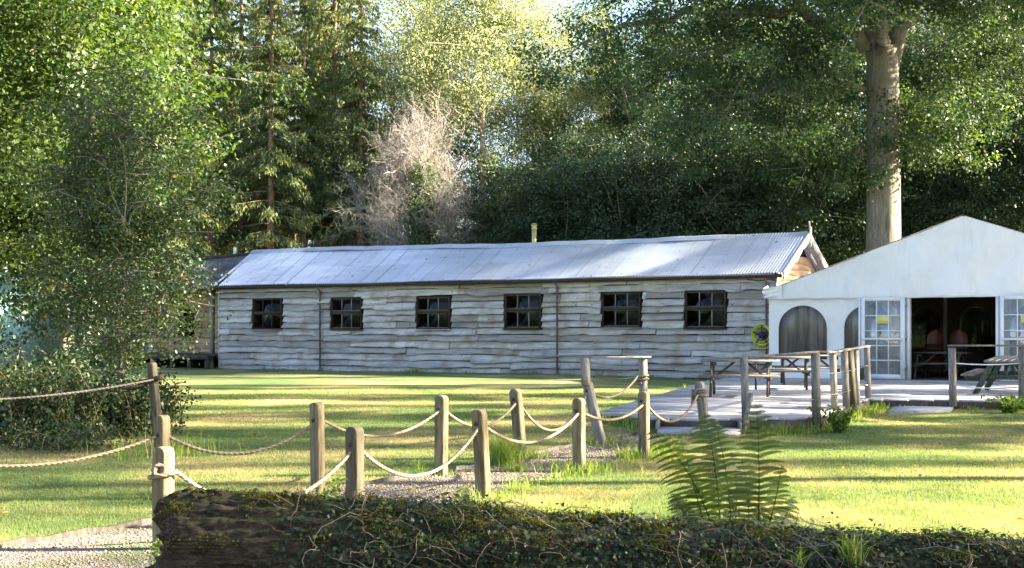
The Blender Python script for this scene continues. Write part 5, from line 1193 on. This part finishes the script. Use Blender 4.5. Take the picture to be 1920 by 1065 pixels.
for (a, c) in (((-.1, -.9, 8.4), 5), ((.2, -1.0, 9.6), 4), ((-.5, -.9, 7.2), 4), ((.35, -.95, 7.9), 3)):
    for _ in range(c): cl.append(np.array(a) + rg.normal(0, .28, 3))
cl = np.array(cl); cnt = rg.poisson(95, len(cl)); idx = np.repeat(np.arange(len(cl)), cnt); dP = rg.normal(0, 1, (len(idx), 3)); P_ = cl[idx] + dP * .36 * [1, 1, .6]; nr = dP / np.linalg.norm(dP, axis=1)[:, None] + [0, 0, .7] + rg.normal(0, .55, dP.shape)
k_ = 52 / (52 + P_[:, 1]); xx_ = (P_[:, 0] + ox) * k_ - ox; zz_ = E + (P_[:, 2] + oz - E) * k_; kp = ~((np.abs(xx_) < .95) & (P_[:, 1] < .3) & (zz_ < 12.9) & (idx < len(cl) - 15)); P_, idx, nr = P_[kp], idx[kp], nr[kp]
tone = rg.normal(0, .12, len(cl)); quads(lf, P_, .14 * rg.uniform(.6, 1.25, len(P_)), rg, rv=np.clip(.42 + tone[idx] + rg.normal(0, .15, len(P_)), 0, 1), w=.65, nrm=nr)
t = thing('oak_tree', 'huge oak with thick grey forked trunk rising behind the marquee', 'tree', (ox, oy, oz)); wood.build('trunk', M_barkoak, t, smooth=True); lf.build('crown', M_oakleaf, t)
# --- dead tree with ivy in the middle
def dead_tree(seed):
    rg = np.random.default_rng(seed); wood = MB(); tw = MB(); ends = []
    wood.tube(resample([(0, 0, 0), (.1, 0, 3), (0, .1, 6), (.15, 0, 9)], 12), np.linspace(.17, .05, 12), 8, rnd=.4)
    def grow(p, d, L, r_, lvl):
        n = 7; P_ = [p]; d = d / np.linalg.norm(d)
        for k in range(n):
            d = d + rg.normal(0, .13, 3) + np.array([0, 0, .03 if lvl < 2 else -.035]); d /= np.linalg.norm(d); P_.append(P_[-1] + d * L / n)
        P_ = np.array(P_); tw.tube(P_, np.linspace(r_, r_ * .45, n + 1), 5 if lvl < 2 else 3, caps=False, rnd=rg.random())
        if lvl >= 3: return
        m = (9, 8, 5)[lvl]
        for k in range(m):
            i = rg.integers(2, n + 1); nd = d * .6 + rg.normal(0, .7, 3); grow(P_[i], nd, L * rg.uniform(.38, .66), r_ * .5, lvl + 1)
    for k in range(46):
        z = rg.uniform(1.6, 8.6); a = rg.uniform(0, 6.28); up = np.interp(z, [2, 8.6], [.45, 1.5]); grow(np.array([0, 0, z]), np.array([math.cos(a), math.sin(a), up]), np.interp(z, [1.6, 5, 8.6], [2.5, 3.0, 2.1]) * rg.uniform(.75, 1.1), .035, 0)
    return wood, tw
wd, tw = dead_tree(5); x, y, z = P2(792, 56.8)
x, y, z = P2(784, 56.8)
t = thing('dead_tree', 'bare pinkish-grey dead tree with ivy in its middle, behind the hut roof', 'tree', (x, y, z)); t.scale = (.84, .9, 1); wd.build('trunk', M_dead, t, smooth=True); tw.build('bare_branches', M_dead, t)
b = MB(); rg = np.random.default_rng(3); cc = np.stack([rg.normal(.2, .3, 130), rg.normal(-1.1, .35, 130), rg.uniform(1.5, 8.2, 130)], -1); idx = rg.integers(0, 130, 9000); quads(b, cc[idx] + rg.normal(0, .26, (9000, 3)), .13 * rg.uniform(.6, 1.2, 9000), rg, w=.7); b.build('climbing_ivy', M_oakleaf, t)
# --- named front rows
def put(meshes, name, label, x, D, rot=0, sc=1.0, sz=None, group=None):
    return tree_from(meshes, name, label, 'tree', P2(x, D), rot, None, sc, group, sz)
L_sp = [(322, 60, 1.0), (392, 62, 1.05), (452, 66, .98), (508, 61, 1.0), (571, 63, 1.02), (628, 66, 1.05), (678, 62, .92)]
lab = ['spruce directly above the young birch top', 'spruce rising above the annex roof', 'spruce above the white vent pipe', 'dense spruce above the left end of the metal roof', 'spruce with a pale sunlit trunk behind the metal roof', 'spruce between the pale-trunked spruce and the bare dead tree', 'spruce just left of the bare dead tree']
for i, (x, D, s) in enumerate(L_sp): put(SP[i % 3], 'spruce_tree', lab[i], x, D, i * 1.3, s, group='spruces behind the hut')
put(GB[1], 'golden_lit_birch', 'low golden-lit birch immediately above the dead tree', 735, 64, .5, 1.02, group='golden birches'); put(GB[0], 'golden_lit_birch', 'tallest golden-lit birch in the middle of the wood', 905, 63, 1.5, 1.08, 1.22, group='golden birches')
put(GB[0], 'golden_lit_birch', 'golden-lit birch right of the tallest one, below the sky gap', 1000, 66, 3.2, .95, .96, group='golden birches'); put(GB[1], 'golden_lit_birch', 'golden-lit birch left of the tallest one', 800, 68, 2.2, 1.15, 1.45, group='golden birches')
put(GB[1], 'golden_lit_birch', 'golden-lit birch at the right end, partly under the oak branches', 1068, 66, 4.2, .92, group='golden birches'); put(GB[1], 'golden_lit_birch', 'small golden-lit birch between the spruces and the dead tree', 690, 67, 5.2, .82, group='golden birches')
put(SP[1], 'spruce_tree', 'blue-green spruce standing behind the golden birches', 800, 78, .4, 1.02, group='spruces behind the hut')
dks = [(965, 63, 0, .85, 'dark leafy tree right of the dead tree, behind the flue'), (1030, 62, 2, .72, 'dark tree immediately behind the hut flue'), (1075, 58, 1, 1.05, 'dark rounded tree behind the middle of the metal roof'), (1160, 57, 0, .92, 'dark tree behind the right half of the metal roof'), (1245, 55, 1, 1.1, 'dense dark shrub-like tree below the oak branches'), (1330, 56, 0, 1.0, 'dark spreading tree below the oak branches'), (1420, 57, 1, 1.2, 'dark tree behind the hut gable'), (1500, 60, 2, .95, 'dark tree between the gable and the oak trunk'), (1580, 60, 0, .95, 'dark tree immediately left of the oak trunk'), (1760, 62, 2, .9, 'dark tree behind the marquee peak'), (1880, 58, 0, 1.1, 'dark tree behind the marquee right slope')]
for i, (x, D, k, s, l) in enumerate(dks): put(DK[k], 'dark_tree', l, x, D, i * 2.1, s, group='dark trees behind the hut and marquee')
put(OAK[0], 'broadleaf_tree', 'tall dark broadleaf tree behind the oak, upper right', 1330, 66, .7, 1.0); put(OAK[0], 'broadleaf_tree', 'tall broadleaf tree behind the oak trunk', 1560, 70, 2.7, 1.05); put(OAK[0], 'broadleaf_tree', 'tall leafy tree at the right edge above the marquee', 1870, 65, 4.0, 1.05); put(OAK[0], 'broadleaf_tree', 'tall leafy tree right of the sky gap', 1180, 72, 5.0, .98)
# --- deeper rows that read alike
rg = np.random.default_rng(8)
for row, (D, xs) in enumerate([(72, [300, 372, 436, 486, 545, 600, 655]), (82, [270, 345, 410, 470, 520, 590, 640]), (84, [1130, 1240, 1330, 1420, 1500, 1590, 1680, 1750, 1830, 1910]), (74, [1700, 1790, 1870, 1950])]):
    for x in xs: put(SP[rg.integers(0, 3)], 'spruce_tree', 'tall spruce in the deeper rows ' + ('left of the dead tree' if x < 700 else 'behind the dark trees right of the flue'), x + rg.uniform(-12, 12), D + rg.uniform(-3, 3), rg.uniform(0, 6), rg.uniform(.9, 1.1), group='spruces deep in the wood, ' + ('left' if x < 700 else 'right'))
for row, (D, xs) in enumerate([(76, [720, 860, 960, 1080]), (92, [250, 480, 690, 850, 1010, 1150, 1300, 1480, 1640, 1800])]):
    for x in xs: put(DK[rg.integers(0, 3)], 'dark_tree', 'low dark tree deep in the wood', x + rg.uniform(-20, 20), D + rg.uniform(-3, 3), rg.uniform(0, 6), rg.uniform(.65, .85), group='low trees deep in the wood')
for x, D in [(150, 66), (230, 64), (60, 70), (-40, 66), (-140, 70), (-250, 64), (180, 78), (20, 80)]: put(SP[rg.integers(0, 3)], 'spruce_tree', 'spruce of the wood hidden behind the left tree', x, D, rg.uniform(0, 6), rg.uniform(.9, 1.1), group='spruces behind the left tree')
# --- wood edge out of the picture to the right, whose shadows fall over lawn, deck and hut
def shade(meshes, X_, Y_, sc, name='broadleaf_tree', szz=None):
    t = tree_from(meshes, name, 'unseen tree of the wood edge right of the frame, casting shade', 'tree', (X_, Y_, gz(X_, Y_)), rg.uniform(0, 6), None, sc, 'unseen shade trees right of the frame', szz)
for (X_, Y_, s, m) in SHADE: shade({'g': GB[0], 'o': OAK[0], 'd': DK[2], 's': SP[0], 'D': DK[0]}[m], X_, Y_, s, {'g': 'tall_birch', 'o': 'broadleaf_tree', 'd': 'dark_tree', 'D': 'dark_tree', 's': 'spruce_tree'}[m])

# ---------------------------------------------------------------- thin summer haze in the air
HAZE = 0
if HAZE:
    b = MB(); b.box((-1700, -1700, -3), (1700, 1800, 34)); m, nt, bs_ = new_mat('haze_air'); nt.nodes.remove(bs_)
    pv = N(nt, 'ShaderNodeVolumePrincipled'); pv.inputs['Density'].default_value = HAZE; pv.inputs['Color'].default_value = (.95, .96, 1, 1); pv.inputs['Anisotropy'].default_value = .3
    nt.links.new(pv.outputs[0], nt.nodes['Material Output'].inputs['Volume'])
    tag(b.build('haze', m), kind='stuff', label='thin bright summer haze hanging in the air', cat='haze')
